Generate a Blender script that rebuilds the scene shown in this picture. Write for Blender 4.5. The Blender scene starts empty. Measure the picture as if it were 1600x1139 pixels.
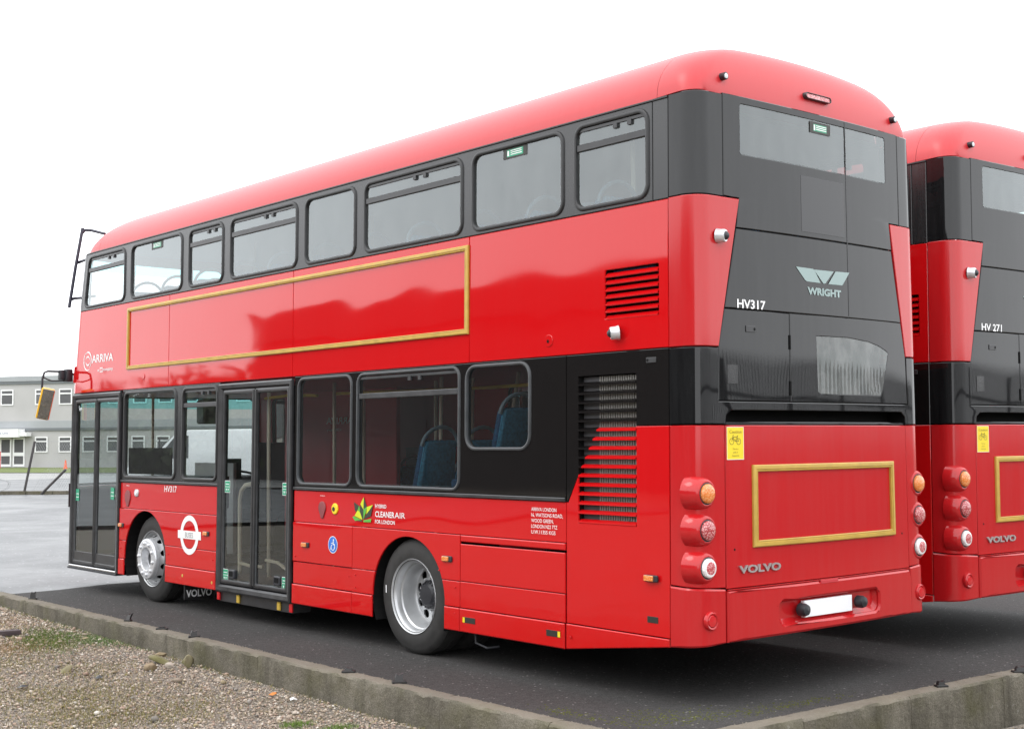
import bpy, bmesh, math, random
import numpy as np
from mathutils import Vector, Matrix
from mathutils.geometry import tessellate_polygon

random.seed(7)
rng = np.random.default_rng(7)
scene = bpy.context.scene
COL = scene.collection

# ------------------------------------------------------------------ camera
cam_d = bpy.data.cameras.new('camera')
cam = bpy.data.objects.new('camera', cam_d)
COL.objects.link(cam)
cam_d.sensor_fit = 'HORIZONTAL'
cam_d.sensor_width = 36.0
cam_d.lens = 2089.44 * 36.0 / 1600.0
cam_d.clip_start = 0.1
cam_d.clip_end = 6000
cam.matrix_world = Matrix(((0.76214276, -0.03082781, -0.64667462, -6.54276),
                           (-0.64736563, -0.0478504, -0.76067607, -6.10623),
                           (-0.00749366, 0.99837868, -0.0564257, 1.75482),
                           (0, 0, 0, 1)))
scene.camera = cam

# ------------------------------------------------------------------ sky, sun, exposure
SUN_EL, SUN_AZ = math.radians(52), math.radians(-70)
world = bpy.data.worlds.new('World')
scene.world = world
world.use_nodes = True
wn, wl = world.node_tree.nodes, world.node_tree.links
wn.clear()
out = wn.new('ShaderNodeOutputWorld')
bg = wn.new('ShaderNodeBackground')
sky = wn.new('ShaderNodeTexSky')
sky.sky_type = 'NISHITA'
sky.sun_disc = False
sky.sun_elevation = SUN_EL
sky.sun_rotation = SUN_AZ
sky.dust_density = 4.0
mix = wn.new('ShaderNodeMix'); mix.data_type = 'RGBA'
mix.inputs['Factor'].default_value = 0.90
mix.inputs['B'].default_value = (28.0, 28.5, 29.2, 1)       # even white overcast cloud
wl.new(sky.outputs['Color'], mix.inputs['A'])
wl.new(mix.outputs['Result'], bg.inputs['Color'])
bg.inputs['Strength'].default_value = 0.10
wl.new(bg.outputs['Background'], out.inputs['Surface'])

sun_d = bpy.data.lights.new('sun', 'SUN')
sun_d.energy = 0.7
sun_d.angle = math.radians(25)
sun_d.color = (1.0, 0.97, 0.93)
sun = bpy.data.objects.new('sun', sun_d)
COL.objects.link(sun)
# direction towards the sun: azimuth SUN_AZ clockwise from +Y
sdir = Vector((math.sin(SUN_AZ) * math.cos(SUN_EL), math.cos(SUN_AZ) * math.cos(SUN_EL), math.sin(SUN_EL)))
sun.rotation_euler = sdir.to_track_quat('Z', 'Y').to_euler()
sun.location = sdir * 60

vs = scene.view_settings
vs.view_transform = 'Standard'
vs.look = 'None'
vs.exposure = 0.0
vs.gamma = 1.0
vs.use_curve_mapping = False
scene.render.engine = 'CYCLES'
scene.cycles.max_bounces = 10
scene.cycles.transparent_max_bounces = 24
scene.cycles.transmission_bounces = 8

# ------------------------------------------------------------------ materials
def new_mat(name):
    m = bpy.data.materials.new(name)
    m.use_nodes = True
    nt = m.node_tree
    return m, nt, nt.nodes['Principled BSDF']

def N(nt, t, **kw):
    n = nt.nodes.new(t)
    for k, v in kw.items():
        setattr(n, k, v)
    return n

def tex_coord(nt, scale=(1, 1, 1)):
    tc = N(nt, 'ShaderNodeTexCoord')
    mp = N(nt, 'ShaderNodeMapping')
    mp.inputs['Scale'].default_value = scale
    nt.links.new(tc.outputs['Object'], mp.inputs['Vector'])
    return mp.outputs['Vector']

def noise(nt, vec, scale, detail=3, rough=0.55):
    n = N(nt, 'ShaderNodeTexNoise')
    n.inputs['Scale'].default_value = scale
    n.inputs['Detail'].default_value = detail
    n.inputs['Roughness'].default_value = rough
    nt.links.new(vec, n.inputs['Vector'])
    return n.outputs['Fac']

def ramp(nt, fac, stops):
    r = N(nt, 'ShaderNodeValToRGB')
    el = r.color_ramp.elements
    while len(el) < len(stops):
        el.new(0.5)
    for e, (p, c) in zip(el, stops):
        e.position = p
        e.color = (c[0], c[1], c[2], 1) if hasattr(c, '__len__') else (c, c, c, 1)
    nt.links.new(fac, r.inputs['Fac'])
    return r.outputs['Color']

def mixc(nt, fac, a, b, mode='MIX'):
    m = N(nt, 'ShaderNodeMix', data_type='RGBA', blend_type=mode)
    for sock, v in (('Factor', fac), ('A', a), ('B', b)):
        if hasattr(v, 'links') or hasattr(v, 'is_linked'):
            nt.links.new(v, m.inputs[sock])
        elif hasattr(v, '__len__'):
            m.inputs[sock].default_value = (v[0], v[1], v[2], 1)
        else:
            m.inputs[sock].default_value = v
    return m.outputs['Result']

def bump(nt, h, strength, dist, bsdf, normal_in=None, sock='Normal'):
    b = N(nt, 'ShaderNodeBump')
    b.inputs['Strength'].default_value = strength
    b.inputs['Distance'].default_value = dist
    nt.links.new(h, b.inputs['Height'])
    if normal_in:
        nt.links.new(normal_in, b.inputs['Normal'])
    if bsdf:
        nt.links.new(b.outputs['Normal'], bsdf.inputs[sock])
    return b.outputs['Normal']

def simple(name, col, rough=0.5, metal=0.0, spec=0.5, var=0.0, vscale=8.0, bmp=0.0, bscale=60.0):
    m, nt, b = new_mat(name)
    b.inputs['Base Color'].default_value = (*col, 1)
    b.inputs['Roughness'].default_value = rough
    b.inputs['Metallic'].default_value = metal
    b.inputs['Specular IOR Level'].default_value = spec
    if var or bmp:
        v = tex_coord(nt)
        if var:
            f = noise(nt, v, vscale, 4)
            lo = tuple(c * (1 - var) for c in col); hi = tuple(min(1, c * (1 + var)) for c in col)
            nt.links.new(ramp(nt, f, [(0.3, lo), (0.7, hi)]), b.inputs['Base Color'])
            rr = ramp(nt, f, [(0.3, max(0, rough - .06)), (0.7, min(1, rough + .06))])
            nt.links.new(rr, b.inputs['Roughness'])
        if bmp:
            bump(nt, noise(nt, v, bscale, 3), bmp, 0.002, b)
    return m

def paint(name, col, rough, spec, dirt, dirt_col, wav, dirt_rough=0.5):
    """gloss coach paint: slight panel ripple, fine vertical rain dirt"""
    m, nt, b = new_mat(name)
    v = tex_coord(nt)
    st = tex_coord(nt, (9, 9, 0.7))
    streak = noise(nt, st, 2.2, 6, 0.65)
    fine = noise(nt, v, 55, 3, 0.6)
    d = ramp(nt, streak, [(0.38, 0.0), (0.75, 1.0)])
    mm = N(nt, 'ShaderNodeMath', operation='MULTIPLY'); nt.links.new(d, mm.inputs[0]); mm.inputs[1].default_value = dirt
    ma = N(nt, 'ShaderNodeMath', operation='MULTIPLY_ADD'); nt.links.new(fine, ma.inputs[0]); ma.inputs[1].default_value = dirt * .5
    nt.links.new(mm.outputs[0], ma.inputs[2])
    nt.links.new(mixc(nt, ma.outputs[0], col, dirt_col), b.inputs['Base Color'])
    rr = N(nt, 'ShaderNodeMath', operation='MULTIPLY_ADD'); nt.links.new(ma.outputs[0], rr.inputs[0])
    rr.inputs[1].default_value = dirt_rough; rr.inputs[2].default_value = rough
    nt.links.new(rr.outputs[0], b.inputs['Roughness'])
    b.inputs['Specular IOR Level'].default_value = spec
    if wav:
        wv = noise(nt, tex_coord(nt, (1, 1, 1.6)), 0.9, 1, 0.4)
        bump(nt, wv, 1.0, wav, b)
    return m

M = {}
M['red'] = paint('red_paint', (0.53, 0.004, 0.006), 0.035, 0.50, 0.008, (0.45, 0.2, 0.19), 0.006)
M['red_rear'] = paint('dusty_red_paint', (0.47, 0.009, 0.012), 0.12, 0.5, 0.06, (0.38, 0.13, 0.13), 0.004)
M['black'] = paint('black_gloss_panel', (0.007, 0.006, 0.006), 0.045, 0.5, 0.01, (0.1, 0.09, 0.09), 0.004)
M['black_rear'] = paint('dusty_black_panel', (0.004, 0.004, 0.0045), 0.03, 0.42, 0.13, (0.055, 0.057, 0.059), 0.007, 0.12)
M['band'] = paint('dark_grey_window_band', (0.012, 0.012, 0.013), 0.20, 0.6, 0.15, (0.09, 0.09, 0.09), 0.0)
M['rubber'] = simple('window_rubber', (0.018, 0.018, 0.019), 0.42, spec=0.5, var=0.3)
M['alu_frame'] = simple('grey_window_surround', (0.045, 0.048, 0.052), 0.40, spec=0.5, var=0.2)
M['trim'] = simple('dark_plastic_trim', (0.03, 0.03, 0.032), 0.35, var=0.3)
M['door_frame'] = simple('door_frame_black', (0.028, 0.028, 0.03), 0.33, var=0.3, spec=0.55)
M['void'] = simple('dark_recess', (0.010, 0.010, 0.010), 0.85, spec=0.1)
M['gold'] = simple('gold_frame', (0.50, 0.325, 0.06), 0.38, var=0.12, spec=0.5)
M['white_decal'] = simple('white_vinyl', (0.82, 0.82, 0.82), 0.35)
M['ghost_decal'] = simple('etched_grey_vinyl', (0.25, 0.34, 0.33), 0.3)
M['etch'] = simple('pale_lettering', (0.85, 0.85, 0.85), 0.5)
M['yellow'] = simple('yellow_vinyl', (0.80, 0.62, 0.02), 0.4)
M['ink'] = simple('black_ink', (0.02, 0.02, 0.015), 0.5)
M['ink_brown'] = simple('olive_ink', (0.25, 0.19, 0.02), 0.5)
M['blue_vinyl'] = simple('blue_vinyl', (0.03, 0.16, 0.60), 0.35)
M['green_vinyl'] = simple('green_vinyl', (0.02, 0.30, 0.16), 0.35)
M['leaf_green'] = simple('leaf_green_vinyl', (0.10, 0.42, 0.05), 0.35)
M['leaf_lime'] = simple('leaf_lime_vinyl', (0.60, 0.66, 0.02), 0.35)
M['leaf_dark'] = simple('leaf_dark_vinyl', (0.035, 0.045, 0.03), 0.35)
M['chrome'] = simple('bright_metal', (0.72, 0.72, 0.73), 0.22, 1.0)
M['badge'] = simple('badge_metal', (0.55, 0.52, 0.52), 0.32, 0.8)
M['steel'] = simple('wheel_silver', (0.52, 0.53, 0.54), 0.38, 0.55, var=0.14, vscale=5)
M['steel_face'] = simple('wheel_face_silver', (0.66, 0.67, 0.69), 0.35, 0.5, var=0.1)
M['dark_steel'] = simple('hub_black', (0.02, 0.021, 0.026), 0.45, var=0.3)
M['tyre'] = simple('tyre_rubber', (0.030, 0.029, 0.028), 0.72, spec=0.35, var=0.25, vscale=14, bmp=0.25, bscale=90)
M['plate'] = simple('plate_white', (0.85, 0.85, 0.87), 0.4)
M['lens_red'] = simple('red_lens', (0.55, 0.015, 0.02), 0.12, spec=0.6)
M['cream'] = simple('cream_pole', (0.78, 0.70, 0.54), 0.4)
M['ypole'] = simple('yellow_pole', (0.70, 0.50, 0.05), 0.35)
M['seat_blue'] = simple('blue_moquette', (0.035, 0.14, 0.30), 0.9, var=0.45, vscale=45)
M['seat_back'] = simple('seat_shell_blue', (0.08, 0.42, 0.68), 0.7, var=.35, vscale=40)
M['seat_handle'] = simple('seat_handle_blue', (0.30, 0.42, 0.50), 0.4)
M['lining'] = simple('pale_lining', (0.50, 0.51, 0.50), 0.6)
M['lining_red'] = simple('dark_red_lining', (0.52, 0.03, 0.042), 0.45)
M['lining_dark'] = simple('dark_lining', (0.06, 0.06, 0.065), 0.6)
M['floor_in'] = simple('bus_floor', (0.16, 0.175, 0.20), 0.6, var=0.2)
M['mirror'] = simple('mirror_glass', (0.36, 0.38, 0.39), 0.03, 1.0)
M['mirror_yellow'] = simple('yellow_mirror_back', (0.75, 0.42, 0.02), 0.35)
M['grey_block'] = simple('mask_board_grey', (0.075, 0.07, 0.07), 0.6)  # plain grey of the board that covers a masked-out window patch
M['wire'] = simple('galvanised_wire', (0.30, 0.31, 0.31), 0.5, 0.4)
M['radiator'] = simple('radiator_grey', (0.22, 0.21, 0.195), 0.6)

def lens_mat(name, c1, c2, scale):
    m, nt, b = new_mat(name)
    v = tex_coord(nt)
    vo = N(nt, 'ShaderNodeTexVoronoi'); vo.inputs['Scale'].default_value = scale
    nt.links.new(v, vo.inputs['Vector'])
    nt.links.new(ramp(nt, vo.outputs['Distance'], [(0.15, c2), (0.6, c1)]), b.inputs['Base Color'])
    b.inputs['Roughness'].default_value = 0.10
    b.inputs['Coat Weight'].default_value = 0.6
    bump(nt, vo.outputs['Distance'], 0.5, 0.004, b)
    return m
M['lamp_amber'] = lens_mat('amber_lens', (0.70, 0.19, 0.03), (0.80, 0.38, 0.16), 90)
M['lamp_stop'] = lens_mat('stop_lens', (0.38, 0.045, 0.05), (0.75, 0.38, 0.38), 90)
M['lamp_tail'] = lens_mat('tail_lens', (0.78, 0.76, 0.76), (0.95, 0.94, 0.94), 90)
M['lamp_centre'] = lens_mat('tail_centre_lens', (0.45, 0.06, 0.07), (0.8, 0.45, 0.45), 90)

def glass(name, tint, spec_boost=0.0, film=0.0):
    """thin pane: tinted see-through plus mirror-like surface by Fresnel, with a pale film of dust and painted sky haze"""
    m = bpy.data.materials.new(name); m.use_nodes = True
    nt = m.node_tree; nt.nodes.clear()
    o = N(nt, 'ShaderNodeOutputMaterial')
    tr = N(nt, 'ShaderNodeBsdfTransparent'); tr.inputs['Color'].default_value = (*tint, 1)
    gl = N(nt, 'ShaderNodeBsdfGlossy'); gl.inputs['Roughness'].default_value = 0.01; gl.inputs['Color'].default_value = (0.93, 0.99, 1.0, 1)
    df = N(nt, 'ShaderNodeBsdfDiffuse'); df.inputs['Color'].default_value = (0.55, 0.56, 0.55, 1)
    fr = N(nt, 'ShaderNodeFresnel'); fr.inputs['IOR'].default_value = 1.52
    ad = N(nt, 'ShaderNodeMath', operation='MULTIPLY_ADD', use_clamp=True)
    ad.inputs[1].default_value = 1.6; ad.inputs[2].default_value = spec_boost
    nt.links.new(fr.outputs['Fac'], ad.inputs[0])
    m0 = N(nt, 'ShaderNodeMixShader')
    nz = noise(nt, tex_coord(nt, (1, 1, 0.6)), 7, 5, 0.6)
    fl = N(nt, 'ShaderNodeMath', operation='MULTIPLY'); nt.links.new(nz, fl.inputs[0]); fl.inputs[1].default_value = film * 2
    nt.links.new(fl.outputs[0], m0.inputs[0])
    nt.links.new(tr.outputs[0], m0.inputs[1]); nt.links.new(df.outputs[0], m0.inputs[2])
    m1 = N(nt, 'ShaderNodeMixShader')
    nt.links.new(ad.outputs[0], m1.inputs[0])
    nt.links.new(m0.outputs[0], m1.inputs[1]); nt.links.new(gl.outputs[0], m1.inputs[2])
    nt.links.new(m1.outputs[0], o.inputs['Surface'])
    return m
M['glass'] = glass('window_glass', (0.62, 0.69, 0.69), 0.03, 0.06)  # film also paints in sky haze that lightens the upper panes
M['glass_low'] = glass('lower_window_glass', (0.66, 0.67, 0.67), 0.0, 0.003)
M['glass_rear'] = glass('rear_window_glass', (0.46, 0.54, 0.53), 0.02, 0.06)
M['glass_dusty'] = glass('dusty_engine_glass', (0.40, 0.47, 0.46), -0.065, 0.24)
M['glass_clear'] = glass('door_glass', (0.80, 0.84, 0.84), 0.0, 0.02)
M['glass_tint'] = glass('tinted_glass_strip', (0.35, 0.80, 0.82), 0.0, 0.02)

# ------------------------------------------------------------------ object helpers
def link(name, me, mat=None, parent=None, label=None):
    o = bpy.data.objects.new(name, me)
    COL.objects.link(o)
    if me is not None and mat is not None and len(me.materials) == 0:
        me.materials.append(mat)
    if parent is not None:
        o.parent = parent
    if label:
        o['label'] = label
    return o

def pydata(name, V, F, mat, parent=None, smooth=False, label=None):
    me = bpy.data.meshes.new(name)
    me.from_pydata([tuple(v) for v in V], [], F)
    me.update()
    o = link(name, me, mat, parent, label)
    if smooth:
        shade(me)
    return o

def shade(me, ang=35):
    me.polygons.foreach_set('use_smooth', [True] * len(me.polygons))
    me.set_sharp_from_angle(angle=math.radians(ang))

def from_bm(name, bm, mat, parent=None, smooth=False, label=None):
    me = bpy.data.meshes.new(name)
    bm.to_mesh(me); bm.free()
    o = link(name, me, mat, parent, label)
    if smooth:
        shade(me)
    return o

def thing(name, label, cat, loc=(0, 0, 0), group=None):
    o = bpy.data.objects.new(name, None)
    o.empty_display_size = 0.2
    COL.objects.link(o)
    o.location = loc
    o['label'] = label; o['category'] = cat
    if group: o['group'] = group
    return o

def tag(o, label=None, cat=None, group=None, kind=None):
    if label: o['label'] = label
    if cat: o['category'] = cat
    if group: o['group'] = group
    if kind: o['kind'] = kind
    return o

def bm_box(bm, x0, x1, y0, y1, z0, z1, bev=0.0, seg=1):
    mat = Matrix.Translation(((x0 + x1) / 2, (y0 + y1) / 2, (z0 + z1) / 2)) @ Matrix.Diagonal((abs(x1 - x0), abs(y1 - y0), abs(z1 - z0), 1))
    r = bmesh.ops.create_cube(bm, size=1, matrix=mat)
    if bev:
        es = list({e for v in r['verts'] for e in v.link_edges})
        bmesh.ops.bevel(bm, geom=es, offset=bev, segments=seg, affect='EDGES', profile=0.5)

def box(name, x0, x1, y0, y1, z0, z1, mat, parent=None, bev=0.0, seg=1, label=None):
    bm = bmesh.new()
    bm_box(bm, x0, x1, y0, y1, z0, z1, bev, seg)
    return from_bm(name, bm, mat, parent, smooth=bev > 0, label=label)

def tube_geo(pts, r, n=8, cap=True):
    pts = [Vector(p) for p in pts]
    V, F = [], []
    T = []
    for i in range(len(pts)):
        a = pts[max(i - 1, 0)]; b = pts[min(i + 1, len(pts) - 1)]
        T.append((b - a).normalized())
    up = Vector((0, 0, 1)) if abs(T[0].z) < 0.9 else Vector((1, 0, 0))
    nrm = (up - T[0] * up.dot(T[0])).normalized()
    rr = r if hasattr(r, '__len__') else [r] * len(pts)
    for i, p in enumerate(pts):
        nrm = (nrm - T[i] * nrm.dot(T[i])).normalized()
        bn = T[i].cross(nrm)
        for k in range(n):
            a = 2 * math.pi * k / n
            V.append(p + (nrm * math.cos(a) + bn * math.sin(a)) * rr[i])
    for i in range(len(pts) - 1):
        for k in range(n):
            k2 = (k + 1) % n
            F.append((i * n + k, i * n + k2, (i + 1) * n + k2, (i + 1) * n + k))
    if cap:
        F.append(tuple(range(n - 1, -1, -1)))
        F.append(tuple((len(pts) - 1) * n + k for k in range(n)))
    return V, F

def tube(name, pts, r, mat, parent=None, n=8, label=None):
    V, F = tube_geo(pts, r, n)
    return pydata(name, V, F, mat, parent, True, label)

def merge_geo(parts):
    V, F = [], []
    for v, f in parts:
        b = len(V); V += list(v); F += [tuple(i + b for i in q) for q in f]
    return V, F

def arc_pts(c, r, a0, a1, n, ax):
    """points on an arc in the plane spanned by ax=(u,v)"""
    u, v = Vector(ax[0]), Vector(ax[1]); c = Vector(c)
    return [c + u * (r * math.cos(a0 + (a1 - a0) * i / n)) + v * (r * math.sin(a0 + (a1 - a0) * i / n)) for i in range(n + 1)]

def lathe_geo(prof, n=48, axis_at=(0, 0, 0)):
    """profile of (x, r) revolved about the X axis"""
    V, F = [], []
    for (x, r) in prof:
        for k in range(n):
            a = 2 * math.pi * k / n
            V.append((axis_at[0] + x, axis_at[1] + r * math.cos(a), axis_at[2] + r * math.sin(a)))
    for i in range(len(prof) - 1):
        for k in range(n):
            k2 = (k + 1) % n
            F.append((i * n + k, i * n + k2, (i + 1) * n + k2, (i + 1) * n + k))
    return V, F

def rrect(u0, u1, v0, v1, r, n=5):
    u0, u1 = min(u0, u1), max(u0, u1); v0, v1 = min(v0, v1), max(v0, v1)
    r = max(0.001, min(r, (u1 - u0) / 2 - 1e-4, (v1 - v0) / 2 - 1e-4))
    P = []
    for cu, cv, a0 in ((u1 - r, v0 + r, -90), (u1 - r, v1 - r, 0), (u0 + r, v1 - r, 90), (u0 + r, v0 + r, 180)):
        for i in range(n + 1):
            a = math.radians(a0 + 90 * i / n)
            P.append((cu + r * math.cos(a), cv + r * math.sin(a)))
    return P

def circ(cu, cv, r, n=24, ru=None):
    return [(cu + (ru or r) * math.cos(2 * math.pi * k / n), cv + r * math.sin(2 * math.pi * k / n)) for k in range(n)]

def skin(name, outer, mapf, mat, parent, holes=(), off=0.0, thick=0.012, cuts_u=(), cuts_v=(), chamf=0.004, label=None, smooth=False):
    """sheet panel with real edges: flat polygon (with holes) mapped onto a body surface, edge chamfered and returned inwards"""
    loops = [[Vector((p[0], p[1], 0)) for p in outer]] + [[Vector((p[0], p[1], 0)) for p in h] for h in holes]
    flat = [p for l in loops for p in l]
    tris = tessellate_polygon(loops)
    bm = bmesh.new()
    vs_ = [bm.verts.new(p) for p in flat]
    for t in tris:
        if len(set(t)) == 3:
            try: bm.faces.new([vs_[i] for i in t])
            except ValueError: pass
    bmesh.ops.recalc_face_normals(bm, faces=bm.faces[:])
    for cu in cuts_u:
        bmesh.ops.bisect_plane(bm, geom=bm.verts[:] + bm.edges[:] + bm.faces[:], plane_co=(cu, 0, 0), plane_no=(1, 0, 0))
    for cv in cuts_v:
        bmesh.ops.bisect_plane(bm, geom=bm.verts[:] + bm.edges[:] + bm.faces[:], plane_co=(0, cv, 0), plane_no=(0, 1, 0))
    ring = set(); deep = set()
    if thick > 0:
        if chamf > 0:
            bmesh.ops.inset_region(bm, faces=bm.faces[:], thickness=chamf, depth=0, use_boundary=True, use_even_offset=not (len(cuts_u) > 0))
        be = [e for e in bm.edges if len(e.link_faces) == 1]
        ring = {v for e in be for v in e.verts}
        r = bmesh.ops.extrude_edge_only(bm, edges=be)
        deep = {g for g in r['geom'] if isinstance(g, bmesh.types.BMVert)}
    c0 = None
    for v in bm.verts:
        o = off - thick if v in deep else (off - chamf * 0.8 if v in ring else off)
        v.co = Vector(mapf(v.co.x, v.co.y, o))
    bm.normal_update()
    # orient outwards
    s = Vector((0, 0, 0)); 
    fu = sum(p[0] for p in outer) / len(outer); fv = sum(p[1] for p in outer) / len(outer)
    nrm = Vector(mapf(fu, fv, 0.1)) - Vector(mapf(fu, fv, 0.0))
    tot = sum(f.normal.dot(nrm) * f.calc_area() for f in bm.faces)
    if tot < 0:
        bmesh.ops.reverse_faces(bm, faces=bm.faces[:])
    return from_bm(name, bm, mat, parent, smooth, label)

def ring_skin(name, outer, inner, mapf, mat, parent, o_base=0.0, o_top=0.014, o_in=-0.02, label=None):
    """moulding between two loops of equal length: rises from the body, flat top, falls in"""
    n = len(outer)
    def lerp(t): return [(a[0] + (b[0] - a[0]) * t, a[1] + (b[1] - a[1]) * t) for a, b in zip(outer, inner)]
    loops = [(outer, o_base), (lerp(0.12), o_top * 0.75), (lerp(0.3), o_top), (lerp(0.7), o_top), (lerp(0.9), o_top * 0.7), (inner, o_in)]
    V, F = [], []
    for lp, o in loops:
        V += [mapf(p[0], p[1], o) for p in lp]
    for i in range(len(loops) - 1):
        for k in range(n):
            k2 = (k + 1) % n
            F.append((i * n + k, i * n + k2, (i + 1) * n + k2, (i + 1) * n + k))
    return pydata(name, V, F, mat, parent, True, label)

def flat(name, poly, mapf, mat, parent, off=0.002, label=None, cuts_u=()):
    return skin(name, poly, mapf, mat, parent, off=off, thick=0, chamf=0, label=label, cuts_u=cuts_u)

def multi_flat(name, polys, mapf, parent, off=0.002, label=None):
    """several flat shapes, each (poly, material), in one decal mesh"""
    V, F, mi, mats = [], [], [], []
    for k, (poly, mat) in enumerate(polys):
        if mat not in mats: mats.append(mat)
        loops = [[Vector((p[0], p[1], 0)) for p in poly]]
        b = len(V)
        V += [mapf(p[0], p[1], off + 0.0006 * k) for p in poly]
        for t in tessellate_polygon(loops):
            F.append(tuple(b + i for i in t)); mi.append(mats.index(mat))
    me = bpy.data.meshes.new(name); me.from_pydata([tuple(v) for v in V], [], F)
    for m in mats: me.materials.append(m)
    me.polygons.foreach_set('material_index', mi)
    return link(name, me, None, parent, label)

_tc = [0]
def text(name, s, mapf, u0, v0, h, mat, parent, w=None, du=-1, bold=0.0, off=0.003, extr=0.0, shear=0.0, label=None, align='LEFT', space=1.0):
    """lettering from the built-in font, laid on a surface; h = cap height, (u0,v0) = lower left"""
    cu = bpy.data.curves.new('txt', 'FONT')
    cu.body = s; cu.size = 1.0; cu.offset = bold; cu.extrude = extr / max(h, 1e-6) * 0.7
    cu.resolution_u = 3; cu.shear = shear; cu.space_line = space
    cu.align_x = align
    o = bpy.data.objects.new('txt', cu); COL.objects.link(o)
    bpy.context.view_layer.update()
    me = bpy.data.meshes.new_from_object(o.evaluated_get(bpy.context.evaluated_depsgraph_get()))
    bpy.data.objects.remove(o); bpy.data.curves.remove(cu)
    co = np.empty(len(me.vertices) * 3); me.vertices.foreach_get('co', co); co = co.reshape(-1, 3)
    sc = h / 0.73
    xs = co[:, 0] - (co[:, 0].min() if align == 'LEFT' else 0)
    sx = sc if w is None else w / max(xs.max(), 1e-6)
    zmin, zmax = co[:, 2].min(), co[:, 2].max()
    for v, x, y, z in zip(me.vertices, xs, co[:, 1], co[:, 2]):
        o2 = off if extr == 0 else (off + (extr if z > (zmin + zmax) / 2 else 0))
        v.co = Vector(mapf(u0 + du * x * sx, v0 + y * sc, o2))
    me.materials.clear()
    me.name = name
    return link(name, me, mat, parent, label)

# ================================================================== GROUND AND SETTING
def ground_mat(name, c_lo, c_hi, rough, fine=180.0, spec=0.4, stain=0.3, bmp=0.5, wet=0.0, bdist=0.004):
    m, nt, b = new_mat(name)
    v = tex_coord(nt)
    f1 = noise(nt, v, fine, 2, 0.7)
    f2 = noise(nt, v, 0.45, 5, 0.6)
    f3 = noise(nt, v, fine * 0.33, 3, 0.6)
    base = ramp(nt, f1, [(0.30, c_lo), (0.72, c_hi)])
    spk = ramp(nt, f1, [(0.70, 0.0), (0.78, 1.0)])
    base = mixc(nt, spk, base, tuple(min(1, c * 2.2) for c in c_hi))
    med = ramp(nt, noise(nt, v, fine * 0.22, 4, 0.75), [(0.30, 0.74), (0.70, 1.28)])
    base = mixc(nt, 1.0, base, med, 'MULTIPLY')
    vo = N(nt, 'ShaderNodeTexVoronoi'); vo.inputs['Scale'].default_value = fine * 0.42
    nt.links.new(v, vo.inputs['Vector'])
    sep = N(nt, 'ShaderNodeSeparateColor'); nt.links.new(vo.outputs['Color'], sep.inputs[0])
    pick = ramp(nt, sep.outputs[0], [(0.93, 0.0), (0.95, 1.0)])
    near = ramp(nt, vo.outputs['Distance'], [(0.20, 1.0), (0.34, 0.0)])
    chip = mixc(nt, 1.0, pick, near, 'MULTIPLY')
    base = mixc(nt, chip, base, tuple(min(1, c * 2.7) for c in c_hi))          # pale stone chips in the surface
    st = ramp(nt, f2, [(0.3, 1 - stain), (0.7, 1 + 0.0)])
    base = mixc(nt, 1.0, base, st, 'MULTIPLY')
    nt.links.new(base, b.inputs['Base Color'])
    b.inputs['Specular IOR Level'].default_value = spec
    r2 = ramp(nt, f2, [(0.35, rough - wet), (0.65, rough)])
    nt.links.new(r2, b.inputs['Roughness'])
    bump(nt, f3, bmp, bdist, b)
    return m

M['earth'] = ground_mat('earth', (0.10, 0.085, 0.065), (0.20, 0.17, 0.135), 0.95, 60, 0.2)
M['tarmac'] = ground_mat('tarmac', (0.026, 0.025, 0.025), (0.088, 0.084, 0.081), 0.92, 85, 0.16, 0.30, 0.8, 0.06, 0.006)
M['concrete_yard'] = ground_mat('concrete_yard', (0.085, 0.088, 0.092), (0.135, 0.138, 0.142), 0.6, 40, 0.4, 0.25, 0.2, 0.2)
M['pale_yard'] = ground_mat('pale_yard', (0.22, 0.22, 0.215), (0.32, 0.32, 0.31), 0.7, 30, 0.4, 0.3, 0.2, 0.1)

def sheet(name, poly, z, mat, kind='structure'):
    me = bpy.data.meshes.new(name)
    me.from_pydata([(p[0], p[1], z) for p in poly], [], [tuple(range(len(poly)))])
    o = link(name, me, mat); o['kind'] = kind
    return o

sheet('ground', [(-2500, -2500), (2500, -2500), (2500, 2500), (-2500, 2500)], -0.62, M['earth'])
EDGE = [(-0.84, 9.75), (-.2, 9.8), (.5, 10.0), (1.3, 9.95), (2.2, 10.2), (4, 10.3), (9, 10.6), (20, 10.5), (60, 11.0)]
sheet('tarmac_yard', [(-0.84, -0.70), (60, -2.6)] + EDGE[::-1], 0.0, M['tarmac'])
sheet('concrete_yard', EDGE + [(90, 20), (90, 60), (-30, 60), (-30, 24), (-0.84, 24)], 0.0, M['concrete_yard'])
sheet('pale_yard', [(-60, 60), (260, 60), (260, 260), (-60, 260)], -0.004, M['pale_yard'])

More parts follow.
